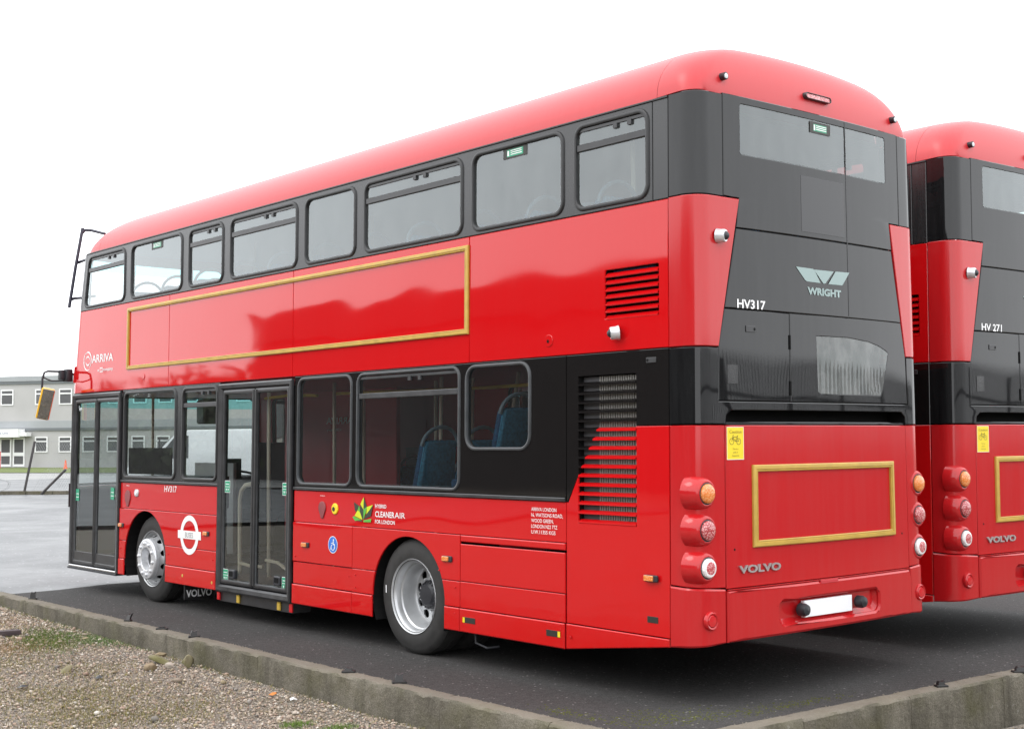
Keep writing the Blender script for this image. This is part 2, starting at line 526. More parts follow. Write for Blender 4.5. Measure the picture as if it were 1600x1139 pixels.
# moss on the tarmac by the kerb corner
def moss_material():
    m, nt, b = new_mat('moss')
    v = tex_coord(nt)
    nt.links.new(ramp(nt, noise(nt, v, 70, 4), [(0.3, (0.03, 0.035, 0.008)), (0.7, (0.11, 0.115, 0.03))]), b.inputs['Base Color'])
    b.inputs['Roughness'].default_value = 1.0
    b.inputs['Specular IOR Level'].default_value = 0.1
    return m
M['moss'] = moss_material()
def scatter_clumps(name, spots, mat, n_each, rad, size, h, seed):
    """small irregular cushions hugging the ground, joined as one mass"""
    r = np.random.default_rng(seed)
    V, F = [], []
    for (cx, cy, cz, sx, sy) in spots:
        for _ in range(n_each):
            x = cx + r.normal() * sx; y = cy + r.normal() * sy
            s = size * r.uniform(0.35, 1.2); hh = h * r.uniform(0.5, 1.3)
            b = len(V); k = 7
            a0 = r.uniform(0, 6)
            for q in range(k):
                a = a0 + 2 * math.pi * q / k
                rr_ = s * r.uniform(0.5, 1.1)
                V.append((x + rr_ * math.cos(a), y + rr_ * math.sin(a), cz - 0.003))
            V.append((x, y, cz + hh))
            for q in range(k): F.append((b + q, b + (q + 1) % k, b + k))
    o = pydata(name, V, F, mat); o['kind'] = 'stuff'
    return o
scatter_clumps('moss', [(-0.36, -0.10, 0.0, .16, .10), (-0.2, -0.28, 0.0, .2, .09), (0.15, -0.40, 0.0, .3, .06), (-0.62, 0.25, 0, .05, .2), (0.7, -0.5, 0, .25, .04)], M['moss'], 170, 0.2, 0.017, 0.004, 3)

# ------------------------------------------------------------------ kerbs
def kerb_material():
    m, nt, b = new_mat('weathered_concrete')
    v = tex_coord(nt)
    sv = tex_coord(nt, (2.6, 2.6, 0.7))
    f = noise(nt, v, 90, 3, 0.7)
    base = ramp(nt, f, [(0.25, (0.085, 0.076, 0.058)), (0.55, (0.135, 0.122, 0.097)), (0.8, (0.215, 0.195, 0.160))])
    big = ramp(nt, noise(nt, v, 1.1, 4, 0.6), [(0.35, 0.85), (0.65, 1.45)])
    base = mixc(nt, 1.0, base, big, 'MULTIPLY')
    streak = ramp(nt, noise(nt, sv, 1.5, 7, 0.72), [(0.47, 0.0), (0.70, 0.7)])
    base = mixc(nt, streak, base, (0.040, 0.036, 0.025))
    green = ramp(nt, noise(nt, v, 2.4, 5, 0.6), [(0.45, 0.0), (0.7, 0.6)])
    base = mixc(nt, green, base, (0.080, 0.076, 0.030))
    pale = ramp(nt, noise(nt, v, 14, 4, 0.7), [(0.66, 0.0), (0.72, 0.7)])
    base = mixc(nt, pale, base, (0.26, 0.25, 0.22))
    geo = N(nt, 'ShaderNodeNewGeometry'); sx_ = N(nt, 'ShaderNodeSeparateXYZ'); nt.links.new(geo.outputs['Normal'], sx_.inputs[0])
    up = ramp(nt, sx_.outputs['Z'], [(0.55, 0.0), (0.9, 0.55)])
    base = mixc(nt, up, base, (0.21, 0.185, 0.15))              # paler colour on faces that point up
    nt.links.new(base, b.inputs['Base Color'])
    b.inputs['Roughness'].default_value = 0.92
    b.inputs['Specular IOR Level'].default_value = 0.25
    n1 = bump(nt, noise(nt, v, 18, 5, 0.7), 0.9, 0.022, None)
    bump(nt, f, 0.6, 0.004, b, n1)
    return m
M['kerb'] = kerb_material()

def kerb_stone(a, b_, wdir, width, ztop, zbot, parent, seed):
    """one concrete edging length with chipped arrises, from a to b_, width along wdir (outwards)"""
    r = np.random.default_rng(seed)
    a, b_ = Vector(a), Vector(b_); d = (b_ - a); L = d.length; d /= L
    w = Vector(wdir)
    n = max(4, int(L / 0.06))
    V, F = [], []
    base = [(0.0, ztop - 0.005, 0), (0.012, ztop, 1), (width * .35, ztop + 0.003, 2), (width * .7, ztop + 0.002, 2), (width - 0.014, ztop, 1), (width, ztop - 0.016, 1),
            (width + .002, ztop - 0.09, 3), (width + .004, ztop - .18, 3), (width + 0.004, zbot, 3), (0.0, zbot, 3)]
    for i in range(n + 1):
        t = min(max(i / n * L, 0.0015), L - 0.0015)
        for (o, z, k) in base:
            jo = r.normal() * (0.0, 0.002, 0.0015, 0.001)[k] ; jz = r.normal() * (0.0, 0.0022, 0.002, 0)[k]
            if k == 1 and r.random() < 0.10: jz -= r.uniform(0.004, 0.014)
            end = 0.0025 if i in (0, n) else 0
            p = a + d * t + w * (o + jo - (end if o > width / 2 else 0))
            V.append((p.x, p.y, z + jz - end))
    m_ = len(base)
    for i in range(n):
        for k in range(m_ - 1):
            F.append((i * m_ + k, i * m_ + k + 1, (i + 1) * m_ + k + 1, (i + 1) * m_ + k))
    F.append(tuple(range(m_ - 1, -1, -1))); F.append(tuple(n * m_ + k for k in range(m_)))
    return pydata('kerb_stone', V, F, M['kerb'], parent, True)

def kerb(name, pts, joints, wdir, width, ztop, zbot, seed):
    e = bpy.data.objects.new(name, None); COL.objects.link(e); e['kind'] = 'structure'
    a, b_ = Vector(pts[0]), Vector(pts[1])
    js = [0.0] + joints + [1.0]
    for i in range(len(js) - 1):
        kerb_stone(a.lerp(b_, js[i]), a.lerp(b_, js[i + 1]), wdir, width, ztop + rng.normal() * 0.0012, zbot, e, seed + i)
    return e
kL0, kL1 = (-0.85, -0.86, 0), (-0.85, 15.0, 0)
def jl(y): return (y + 0.86) / 15.86
kerb('bus_side_kerb', (kL0, kL1), [jl(y) for y in (0.1, 1.2, 2.42, 3.65, 4.9, 6.03, 7.4, 8.75, 9.9, 11.2, 12.6)], (-1, 0, 0), 0.15, 0.022, -0.55, 10)
kR0, kR1 = (-0.84, -0.67, 0), (8.0, -1.02, 0)
kerb('rear_kerb', (kR0, kR1), [(x + 0.84) / 8.84 for x in (0.25, 1.35, 2.45, 3.6, 4.8, 6.0, 7.1)], (0.0396, -0.999, 0), 0.16, 0.022, -0.6, 40)

# dirt and grit lodged along the kerb top (loose crumbs)
def crumbs():
    r = np.random.default_rng(5)
    V, F = [], []
    def add(x, y, z, s):
        b = len(V)
        for q in range(5):
            a = q * 1.2566 + r.uniform(-.4, .4)
            V.append((x + s * math.cos(a) * r.uniform(.6, 1.2), y + s * math.sin(a) * r.uniform(.6, 1.2), z))
        V.append((x, y, z + s * r.uniform(.5, 1)))
        for q in range(5): F.append((b + q, b + (q + 1) % 5, b + 5))
    for _ in range(2600):
        add(-0.835 + r.normal() * 0.022, r.uniform(-0.7, 12), 0.002, r.uniform(.003, .011))
    for _ in range(800):
        x = r.uniform(-.8, 5)
        add(x, -0.66 - (x + .84) * .0396 + r.normal() * .022, 0.002, r.uniform(.003, .011))
    o = pydata('kerb_grit', V, F, M['grit']); o['kind'] = 'stuff'
M['grit'] = simple('grit', (0.15, 0.135, 0.11), 0.95, var=0.5, vscale=40)
crumbs()

# ------------------------------------------------------------------ gravel
def gz(x, y):
    """height of the gravel bed: lower beside the rear kerb"""
    y = np.asarray(y, float)
    base = np.interp(y, [-2.5, -0.5, 1.5, 3.0, 6.0, 10.0, 20.0], [-0.345, -0.33, -0.215, -0.20, -0.15, -0.10, -0.09])
    return base + 0.010 * np.sin(x * 2.3 + y * 1.1) * np.cos(y * 1.9 - x * .7)

def gravel_bed():
    xs = np.concatenate([np.linspace(-70, -8, 12), np.linspace(-7, -1.0, 40)])
    ys = np.concatenate([np.linspace(-60, -4, 10), np.linspace(-3, 12, 60), np.linspace(13, 70, 12)])
    V = [(x, y, float(gz(x, y)) - 0.008) for y in ys for x in xs]
    w = len(xs)
    F = [(j * w + i, j * w + i + 1, (j + 1) * w + i + 1, (j + 1) * w + i) for j in range(len(ys) - 1) for i in range(w - 1)]
    xs2 = np.linspace(-1.0, 40, 50); ys2 = np.linspace(-30, -0.80, 20)
    ys2 = np.concatenate([np.linspace(-60, -4, 8), np.linspace(-3.5, -0.84, 14)])
    b = len(V)
    V += [(x, y - (max(x, -.84) + .84) * .0396, float(gz(x, y)) - 0.008) for y in ys2 for x in xs2]
    w2 = len(xs2)
    F += [(b + j * w2 + i, b + j * w2 + i + 1, b + (j + 1) * w2 + i + 1, b + (j + 1) * w2 + i) for j in range(len(ys2) - 1) for i in range(w2 - 1)]
    o = pydata('gravel_bed', V, F, M['gravel_bed'], smooth=True); o['kind'] = 'structure'
def gravel_bed_mat():
    m, nt, b = new_mat('gravel_bed')
    v = tex_coord(nt)
    vo = N(nt, 'ShaderNodeTexVoronoi'); vo.inputs['Scale'].default_value = 75
    nt.links.new(v, vo.inputs['Vector'])
    c = ramp(nt, vo.outputs['Color'], [(0.1, (0.10, 0.085, 0.068)), (0.5, (0.20, 0.17, 0.14)), (0.9, (0.30, 0.265, 0.225))])
    g = ramp(nt, noise(nt, v, 1.3, 5, 0.6), [(0.5, 0.0), (0.68, 0.6)])
    c = mixc(nt, g, c, (0.12, 0.10, 0.045))
    nt.links.new(c, b.inputs['Base Color'])
    b.inputs['Roughness'].default_value = 0.95
    inv = ramp(nt, vo.outputs['Distance'], [(0.0, 1.0), (0.6, 0.0)])
    bump(nt, inv, 0.9, 0.01, b)
    return m
M['gravel_bed'] = gravel_bed_mat()
gravel_bed()

def pebble_mat():
    m, nt, b = new_mat('pebble')
    at = N(nt, 'ShaderNodeAttribute', attribute_name='tone')
    v = tex_coord(nt)
    f = noise(nt, v, 160, 2)
    c = mixc(nt, 1.0, at.outputs['Color'], ramp(nt, f, [(0.3, 0.8), (0.7, 1.15)]), 'MULTIPLY')
    nt.links.new(c, b.inputs['Base Color'])
    b.inputs['Roughness'].default_value = 0.85
    b.inputs['Specular IOR Level'].default_value = 0.3
    return m
M['pebble'] = pebble_mat()

def gravel():
    r = np.random.default_rng(11)
    # polygon regions: weights favour the strip beside the kerb that is seen largest
    def pts_in(n, f):
        out_ = []
        tot = 0
        while tot < n:
            p = f(n); out_.append(p); tot += len(p)
        return np.concatenate(out_)[:n]
    def left(n):
        p = np.column_stack([r.uniform(-5.2, -1.02, n), r.uniform(-0.6, 11.5, n)])
        lim = np.interp(p[:, 1], [-.6, 1.3, 3.0, 6, 11.5], [-2.4, -3.6, -5.0, -4.2, -3.4])
        return p[p[:, 0] > lim]
    def right(n):
        p = np.column_stack([r.uniform(-0.8, 4.6, n), r.uniform(-1.9, -0.89, n)])
        p[:, 1] -= (p[:, 0] + .84) * .0396
        return p
    P = np.concatenate([pts_in(72000, left), pts_in(7000, right)])
    n = len(P)
    rad = 0.0062 * np.exp(r.normal(0, 0.38, n)); rad[r.random(n) < .02] *= 1.9
    rad *= np.where(P[:, 1] > 6.5, 1.25, 1.0)
    bm = bmesh.new(); bmesh.ops.create_icosphere(bm, subdivisions=1, radius=1)
    ico = np.array([v.co[:] for v in bm.verts]); fac = np.array([[v.index for v in f.verts] for f in bm.faces]); bm.free()
    var = [ico * r.uniform(0.72, 1.22, (12, 1)) for _ in range(12)]
    var = np.array(var)[r.integers(0, 12, n)]
    sc = np.column_stack([r.uniform(.8, 1.5, n), r.uniform(.7, 1.15, n), r.uniform(.5, .9, n)])
    v = var * sc[:, None, :] * rad[:, None, None]
    a = r.uniform(0, 6.283, n); tl = r.normal(0, .35, n)
    ct, st = np.cos(tl), np.sin(tl)
    y2 = v[..., 1] * ct[:, None] - v[..., 2] * st[:, None]; z2 = v[..., 1] * st[:, None] + v[..., 2] * ct[:, None]
    ca, sa = np.cos(a), np.sin(a)
    x3 = v[..., 0] * ca[:, None] - y2 * sa[:, None]; y3 = v[..., 0] * sa[:, None] + y2 * ca[:, None]
    z0 = gz(P[:, 0], P[:, 1]) + rad * r.uniform(-.2, .6, n)
    co = np.stack([x3 + P[:, 0, None], y3 + P[:, 1, None], z2 + z0[:, None]], -1).reshape(-1, 3)
    tri = (fac[None] + (np.arange(n) * 12)[:, None, None]).reshape(-1)
    me = bpy.data.meshes.new('gravel')
    me.vertices.add(n * 12); me.vertices.foreach_set('co', co.ravel())
    nf = n * 20
    me.loops.add(nf * 3); me.loops.foreach_set('vertex_index', tri.astype(np.int32))
    me.polygons.add(nf); me.polygons.foreach_set('loop_start', np.arange(0, nf * 3, 3, dtype=np.int32))
    me.update(calc_edges=True)
    pal = np.array([(.30, .25, .20), (.36, .30, .25), (.24, .20, .165), (.42, .37, .32), (.30, .22, .175), (.20, .185, .17), (.46, .43, .39), (.26, .215, .14), (.12, .11, .10), (.34, .25, .21)])
    pr = np.array([.2, .18, .14, .1, .1, .08, .05, .08, .04, .03])
    c = pal[r.choice(10, n, p=pr / pr.sum())] * r.uniform(.82, 1.25, (n, 1)) * np.array([1.10, 1.08, 1.045])
    att = me.color_attributes.new('tone', 'FLOAT_COLOR', 'POINT')
    cc = np.ones((n * 12, 4)); cc[:, :3] = np.repeat(c, 12, 0)
    att.data.foreach_set('color', cc.ravel())
    o = link('gravel', me, M['pebble']); o['kind'] = 'stuff'
gravel()

# mossy, grassy patches in the gravel
def grass_mat():
    m, nt, b = new_mat('thin_grass')
    at = N(nt, 'ShaderNodeAttribute', attribute_name='tone')
    nt.links.new(at.outputs['Color'], b.inputs['Base Color'])
    b.inputs['Roughness'].default_value = 0.9
    b.inputs['Specular IOR Level'].default_value = 0.15
    return m
M['grass'] = grass_mat()
def grass(name, spots, seed, hmax=0.035):
    r = np.random.default_rng(seed)
    V, F, C_ = [], [], []
    for (cx, cy, sx, sy, rot_, n, tone) in spots:
        ca, sa = math.cos(rot_), math.sin(rot_)
        for _ in range(n):
            u, w = r.normal() * sx, r.normal() * sy
            x, y = cx + u * ca - w * sa, cy + u * sa + w * ca
            if x > -1.03 and y > -0.8: continue
            z = float(gz(x, y)) + 0.002
            h = r.uniform(.25, 1) * hmax; a = r.uniform(0, 6.28); wd = r.uniform(.0012, .0028)
            ln = r.uniform(.3, 1.3) * h
            b = len(V)
            dx, dy = math.cos(a), math.sin(a)
            V += [(x - dy * wd, y + dx * wd, z), (x + dy * wd, y - dx * wd, z), (x + dx * ln, y + dy * ln, z + h)]
            F.append((b, b + 1, b + 2))
            t = np.array(tone) * r.uniform(.6, 1.35)
            C_ += [t] * 3
    me = bpy.data.meshes.new(name); me.from_pydata(V, [], F)
    att = me.color_attributes.new('tone', 'FLOAT_COLOR', 'POINT')
    cc = np.ones((len(V), 4)); cc[:, :3] = np.array(C_); att.data.foreach_set('color', cc.ravel())
    o = link(name, me, M['grass']); o['kind'] = 'stuff'
GRN, OLV, BRN = (.10, .14, .035), (.17, .15, .05), (.24, .16, .08)
grass('thin_grass', [(-1.55, 6.75, .42, .16, 1.3, 5200, GRN), (-1.20, 6.55, .12, .3, 0.2, 2200, (.10, .16, .05)), (-2.0, 6.5, .3, .3, 0, 2600, BRN), (-2.3, 5.7, .25, .3, 0, 1200, OLV),
                     (-1.9, 4.9, .3, .25, .5, 900, OLV), (-2.3, 3.9, .4, .3, .5, 2600, OLV), (-2.55, 3.2, .3, .25, .5, 2400, OLV), (-2.9, 4.5, .3, .4, .5, 1800, OLV), (-2.0, 3.0, .35, .2, .6, 1500, OLV),
                     (-1.6, 2.05, .06, .05, 0, 500, (.12, .19, .04)), (-1.45, 1.75, .08, .05, 0, 400, (.12, .19, .04)), (-1.6, 8.2, .3, .4, 0, 1200, BRN), (-2.2, 7.6, .4, .5, 0, 1500, OLV),
                     (-1.06, 3, .015, 3.2, 0, 900, OLV), (-1.06, 8, .02, 2.0, 0, 800, GRN)], 21)

# ------------------------------------------------------------------ loose stones, timber, black stubs on the kerb
def rock(name, loc, size, seed, mat, label, flat_=0.75):
    r = np.random.default_rng(seed)
    bm = bmesh.new()
    bmesh.ops.create_icosphere(bm, subdivisions=3, radius=1)
    planes = [(Vector(r.normal(size=3)).normalized(), r.uniform(.55, .9)) for _ in range(11)]
    for v in bm.verts:
        for n_, d in planes:
            k = v.co.dot(n_)
            if k > d: v.co -= n_ * (k - d)
        v.co += v.co * r.normal() * .012
        v.co = Vector((v.co.x * size[0], v.co.y * size[1], v.co.z * size[2]))
    o = from_bm(name, bm, mat, smooth=True)
    o.location = loc; o.rotation_euler = (r.uniform(-.3, .3), r.uniform(-.3, .3), r.uniform(0, 6))
    tag(o, label, 'stone', 'loose stones on the gravel')
    return o
def rock_mat(name, c1, c2, moss):
    m, nt, b = new_mat(name)
    v = tex_coord(nt)
    c = ramp(nt, noise(nt, v, 14, 5, .65), [(0.3, c1), (0.7, c2)])
    if moss:
        c = mixc(nt, ramp(nt, noise(nt, v, 6, 4), [(0.4, 0.0), (0.6, moss)]), c, (0.13, 0.12, 0.04))
    nt.links.new(c, b.inputs['Base Color']); b.inputs['Roughness'].default_value = .95
    bump(nt, noise(nt, v, 45, 4), .7, .006, b)
    return m
rm1 = rock_mat('mossy_stone', (.15, .13, .075), (.25, .22, .14), .8)
rm2 = rock_mat('brown_stone', (.19, .14, .085), (.30, .23, .15), .25)
rm3 = rock_mat('pale_stone', (.34, .29, .24), (.45, .40, .34), 0)
def rz(x, y, d): return (x, y, float(gz(x, y)) + d)
rock('stone', rz(-1.13, 4.62, .045), (.085, .06, .07), 2, rm1, 'mossy grey-green stone, tallest of the cluster by the kerb')
rock('stone', rz(-1.24, 4.92, .028), (.12, .06, .04), 3, rm1, 'flat moss-covered stone at the back of the stone cluster')
rock('stone', rz(-1.42, 4.72, .025), (.075, .055, .045), 4, rm2, 'brown chipped stone left of the mossy stone cluster')
rock('stone', rz(-1.28, 4.66, .02), (.045, .035, .035), 5, rm3, 'small pale pinkish stone in the middle of the stone cluster')
rock('stone', rz(-1.10, 5.2, .02), (.06, .04, .03), 6, rm2, 'small brown stone leaning near the kerb behind the cluster')
rock('stone', rz(-2.02, 5.05, .012), (.09, .05, .025), 8, rm1, 'low mossy lump lying alone in the open gravel')

def timber():
    m, nt, b = new_mat('weathered_dark_timber')
    v = tex_coord(nt, (2, 30, 30))
    nt.links.new(ramp(nt, noise(nt, v, 3, 5), [(0.3, (.035, .024, .028)), (0.7, (.10, .075, .075))]), b.inputs['Base Color'])
    b.inputs['Roughness'].default_value = .8
    bump(nt, noise(nt, v, 4, 4), .5, .004, b)
    bm = bmesh.new()
    bm_box(bm, -.9, 0, -.055, .055, 0, .055, .006, 2)
    o = from_bm('timber_offcut', bm, m, smooth=True)
    o.location = rz(-1.62, 7.22, .0); o.rotation_euler = (0, .0, math.radians(-8))
    tag(o, 'dark weathered timber length lying on the gravel at the left edge', 'timber')
timber()

M['stub'] = simple('black_rubber_stub', (0.012, 0.011, 0.011), 0.55, var=.4)
def stub(x, y, h, lean, rz_, label, wide=.034):
    """broken stump of a black plastic fence clip: bent blade standing on a torn foot"""
    bm = bmesh.new()
    bm_box(bm, -wide * 1.2, wide * 1.2, -.028, .028, -.006, .014, .004)
    V = [(-wide * .8, -.008), (wide * .8, -.008), (wide * .55, h * .55), (wide * .75, h), (0.0, h * .8), (-wide * .4, h * .95), (-wide * .7, h * .5)]
    top = [bm.verts.new((p[0], -.018 + p[1] * lean, p[1] + .008)) for p in V]
    bot = [bm.verts.new((p[0], .018 + p[1] * lean, p[1] + .008)) for p in V]
    k = len(V)
    bm.faces.new(top); bm.faces.new(bot[::-1])
    for i in range(k): bm.faces.new((top[i], bot[i], bot[(i + 1) % k], top[(i + 1) % k]))
    bmesh.ops.recalc_face_normals(bm, faces=bm.faces[:])
    o = from_bm('kerb_clip', bm, M['stub'])
    o.location = (x, y, .024); o.rotation_euler = (0, 0, rz_)
    tag(o, label, 'clip', 'broken black clips on the kerb')
stub(-.875, 8.86, .075, .2, -.5, 'tallest broken black clip, farthest along the bus-side kerb', .04)
stub(-.885, 6.36, .06, .9, -.9, 'thin leaning black clip on the kerb near the dark timber', .028)
stub(-.90, 5.59, .02, .1, -.6, 'low flattened black clip on the kerb behind the stones', .045)
stub(-.91, 4.93, .05, .4, -.4, 'jagged black clip on the kerb joint beside the mossy stones', .042)
stub(-.905, 2.45, .028, .5, -.7, 'low black clip on the kerb near the rear wheel, beside a taller one', .042)
stub(-.88, 1.83, .055, .6, -.5, 'notched black clip on the kerb below the rear wheel', .044)
stub(1.81, -.86, .032, .3, -0.5, 'black clip in the middle of the rear kerb, right of the corner', .036)
stub(2.75, -.94, .035, .6, -.6, 'wide black clip on the rear kerb at the right edge', .06)

# small litter in the gravel
def scrap(x, y, s, mat, label, seed):
    r = np.random.default_rng(seed)
    V = [(s * math.cos(a) * r.uniform(.6, 1.2), s * .7 * math.sin(a), r.uniform(.0, .5) * s) for a in np.linspace(0, 5.2, 6)] + [(0, 0, s * .6)]
    F = [(i, (i + 1) % 6, 6) for i in range(6)]
    o = pydata('litter', V, F, mat); o.location = (x, y, float(gz(x, y)) + .012)
    tag(o, label, 'litter')
scrap(-1.22, 3.02, .035, simple('orange_scrap', (.6, .2, .04), .6), 'crumpled orange scrap in the gravel near the kerb', 1)
scrap(-1.2, 2.75, .04, simple('white_scrap', (.7, .7, .68), .6), 'crumpled white scrap beside the orange one in gravel', 2)
scrap(-1.95, 4.55, .045, M['dark_steel'], 'flat dark scrap lying in front of the stone cluster', 3)
scrap(-2.6, 4.5, .045, M['dark_steel'], 'dark sliver on the gravel at lower left', 4)

# ================================================================== FAR BUILDING, FENCE, GRASS
G0 = Vector((28.737, 93.856, 0)); GD = Vector((0.54119, -0.84090, 0)); GN = Vector((-0.84090, -0.54119, 0))   # GN faces the camera
def BW(u, z, o=0.0):
    p = G0 + GD * u + GN * o
    return (p.x, p.y, z)
def bbox_geo(u0, u1, z0, z1, o0, o1):
    V = [BW(u, z, o) for o in (o0, o1) for (u, z) in ((u0, z0), (u1, z0), (u1, z1), (u0, z1))]
    F = [(0, 1, 2, 3), (7, 6, 5, 4), (0, 4, 5, 1), (1, 5, 6, 2), (2, 6, 7, 3), (3, 7, 4, 0)]
    return V, F
def bslab(name, u0, u1, z0, z1, o0, o1, mat, parent, label=None):
    V, F = bbox_geo(u0, u1, z0, z1, o0, o1)
    return pydata(name, V, F, mat, parent, label=label)
M['cladding'] = simple('pale_grey_cladding', (0.385, 0.378, 0.372), 0.6, var=0.06, vscale=.5)
M['fascia'] = simple('grey_fascia', (0.30, 0.315, 0.325), 0.6, var=0.08, vscale=.5)
M['fascia_dark'] = simple('dark_fascia', (0.14, 0.152, 0.16), 0.6)
M['upvc'] = simple('white_upvc', (0.75, 0.75, 0.75), 0.4)
M['office_glass'] = simple('office_glass', (0.11, 0.11, 0.115), 0.08, spec=0.6)
M['sign_white'] = simple('sign_white', (0.80, 0.80, 0.80), 0.5)
M['sign_text'] = simple('sign_text_red', (0.45, 0.06, 0.09), 0.5)
M['sign_blue'] = simple('sign_text_blue', (0.20, 0.22, 0.36), 0.5)
M['cone'] = simple('orange_cone', (0.70, 0.12, 0.05), 0.6)
M['rail_red'] = simple('red_rail', (0.60, 0.06, 0.04), 0.5)

bld = thing('office_building', 'long pale grey two-storey prefabricated office with white-framed windows and grey fascia', 'building', tuple(G0))
def bp(fn, *a, **k):
    o = fn(*a, **k)
    o.parent = bld; o.matrix_parent_inverse = Matrix.Translation(-G0)
    return o
bp(bslab, 'ground_storey_wall', -14, 46, 0, 2.72, -9, 0, M['cladding'], None)
bp(bslab, 'upper_storey_wall', -14, 46, 3.42, 6.16, -9, 0.01, M['cladding'], None)
bp(bslab, 'floor_band', -14, 46, 2.72, 3.42, -9, 0.06, M['fascia'], None)
bp(bslab, 'floor_band_edge', -14, 46, 2.70, 2.90, 0.06, 0.10, M['fascia_dark'], None)
bp(bslab, 'roof_fascia', -14.2, 46.2, 6.34, 6.72, -9.2, 0.16, M['fascia'], None)
bp(bslab, 'roof_fascia_edge', -14.1, 46.1, 6.14, 6.34, -9.1, 0.11, M['fascia_dark'], None)
def office_window(u0, u1, z0, z1, seedn):
    fr = []
    t = .085
    fr.append(bbox_geo(u0, u1, z0, z0 + t, .0, .07)); fr.append(bbox_geo(u0, u1, z1 - t, z1, .0, .07))
    fr.append(bbox_geo(u0, u0 + t, z0 + t, z1 - t, .0, .07)); fr.append(bbox_geo(u1 - t, u1, z0 + t, z1 - t, .0, .07))
    zm_ = z1 - (z1 - z0) * .30
    fr.append(bbox_geo(u0 + t, u1 - t, zm_ - .05, zm_ + .05, .0, .065))
    V, F = merge_geo(fr)
    f = bp(pydata, 'window', V, F, M['upvc'])
    V, F = merge_geo([bbox_geo(u0 + t, u1 - t, z0 + t, zm_ - .05, .005, .03), bbox_geo(u0 + t, u1 - t, zm_ + .05, z1 - t, .005, .03)])
    g = pydata('pane', V, F, M['office_glass']); g.parent = f; g.matrix_parent_inverse = f.matrix_world.inverted() if False else Matrix.Identity(4)
    return f
for k in range(-4, 16):
    u = 0.02 + 2.985 * k * .9983 if k < 2 else 0.02 + 2.96 + (k - 1) * 2.06
    if u < -13 or u > 44: continue
    office_window(u, u + 1.10, 4.59, 5.74, k)
for k in range(-4, 19):
    u = 3.03 + 2.02 * k
    if -0.6 < u < 2.9 or u < -13 or u > 44: continue
    office_window(u, u + 1.08, 1.12, 2.26, k)
# entrance: canopy sign, double doors
V, F = merge_geo([bbox_geo(-1.4, 2.19, 2.24, 2.84, .10, .9)])
cn = bp(pydata, 'entrance_canopy', V, F, M['sign_white'])
bp(bslab, 'canopy_return', 2.19, 2.75, 2.31, 2.60, .10, .7, M['sign_white'], None)
t_ = bp(text, 'canopy_lettering', 'Stena Line', lambda u, v, o: BW(u, v, .9 + o), 0.14, 2.48, .15, M['sign_blue'], None, w=1.22, du=1, bold=.01, off=.012)
multi = bp(flat, 'canopy_emblem', [(-.12, 2.44), (0.0, 2.44), (0.0, 2.67), (-.12, 2.67)], lambda u, v, o: BW(u, v, .9 + o), M['sign_text'], None, off=.012)
for (a, b_) in ((0.02, .98), (1.14, 2.14)):
    fr = [bbox_geo(a, b_, .08, .26, 0, .06), bbox_geo(a, b_, 2.08, 2.2, 0, .06), bbox_geo(a, a + .1, .26, 2.08, 0, .06), bbox_geo(b_ - .1, b_, .26, 2.08, 0, .06), bbox_geo(a + .1, b_ - .1, .86, 1.12, 0, .055)]
    V, F = merge_geo(fr)
    dr = bp(pydata, 'entrance_door', V, F, M['upvc'])
    V, F = merge_geo([bbox_geo(a + .1, b_ - .1, .26, .86, .004, .03), bbox_geo(a + .1, b_ - .1, 1.12, 2.08, .004, .03)])
    g = pydata('door_pane', V, F, M['office_glass']); g.parent = dr

# red railing before the door
rl = thing('railing', 'low red tubular railing in front of the office door', 'railing', BW(.3, 0, 2.2))
def rail_part(name, pts):
    o = tube(name, pts, .03, M['rail_red'], rl, 6); o.matrix_parent_inverse = Matrix.Translation(-Vector(BW(.3, 0, 2.2)))
for u in (-1.6, -.4, .8, 1.72): rail_part('upright', [BW(u, -.1, 2.2), BW(u, 1.22, 2.2)])
for z in (.62, 1.18): rail_part('rail', [BW(-1.6, z, 2.2), BW(1.75, z, 2.2)])

# orange traffic cone
def cone():
    c = thing('traffic_cone', 'orange traffic cone standing before the office wall', 'cone', (29.7, 83.95, 0))
    V, F = [], []
    prof = [(.14, .03), (.125, .035), (.035, .62), (.022, .63)]
    n = 16
    for r_, z in prof:
        V += [(r_ * math.cos(2 * math.pi * k / n), r_ * math.sin(2 * math.pi * k / n), z) for k in range(n)]
    for i in range(3):
        for k in range(n): F.append((i * n + k, i * n + (k + 1) % n, (i + 1) * n + (k + 1) % n, (i + 1) * n + k))
    pydata('cone_body', V, F, M['cone'], c, True)
    box('cone_base', -.2, .2, -.2, .2, 0, .035, M['cone'], c, .01)
cone()

# grass strip before the building (turf sheet with blade texture)
def turf_mat():
    m, nt, b = new_mat('mown_turf')
    v = tex_coord(nt)
    c = ramp(nt, noise(nt, v, 9, 6, .7), [(0.3, (.07, .10, .025)), (0.7, (.16, .19, .06))])
    nt.links.new(c, b.inputs['Base Color']); b.inputs['Roughness'].default_value = 1
    bump(nt, noise(nt, v, 30, 4), 1, .03, b)
    return m
M['turf'] = turf_mat()
def strip(name, u0, u1, o0, o1, z, mat):
    V = [BW(u0, z, o1), BW(u1, z, o1), BW(u1, z, o0), BW(u0, z, o0)]
    o = pydata(name, V, [(0, 1, 2, 3)], mat); o['kind'] = 'structure'
strip('grass_verge', -40, 60, .4, 15.0, 0.03, M['turf'])

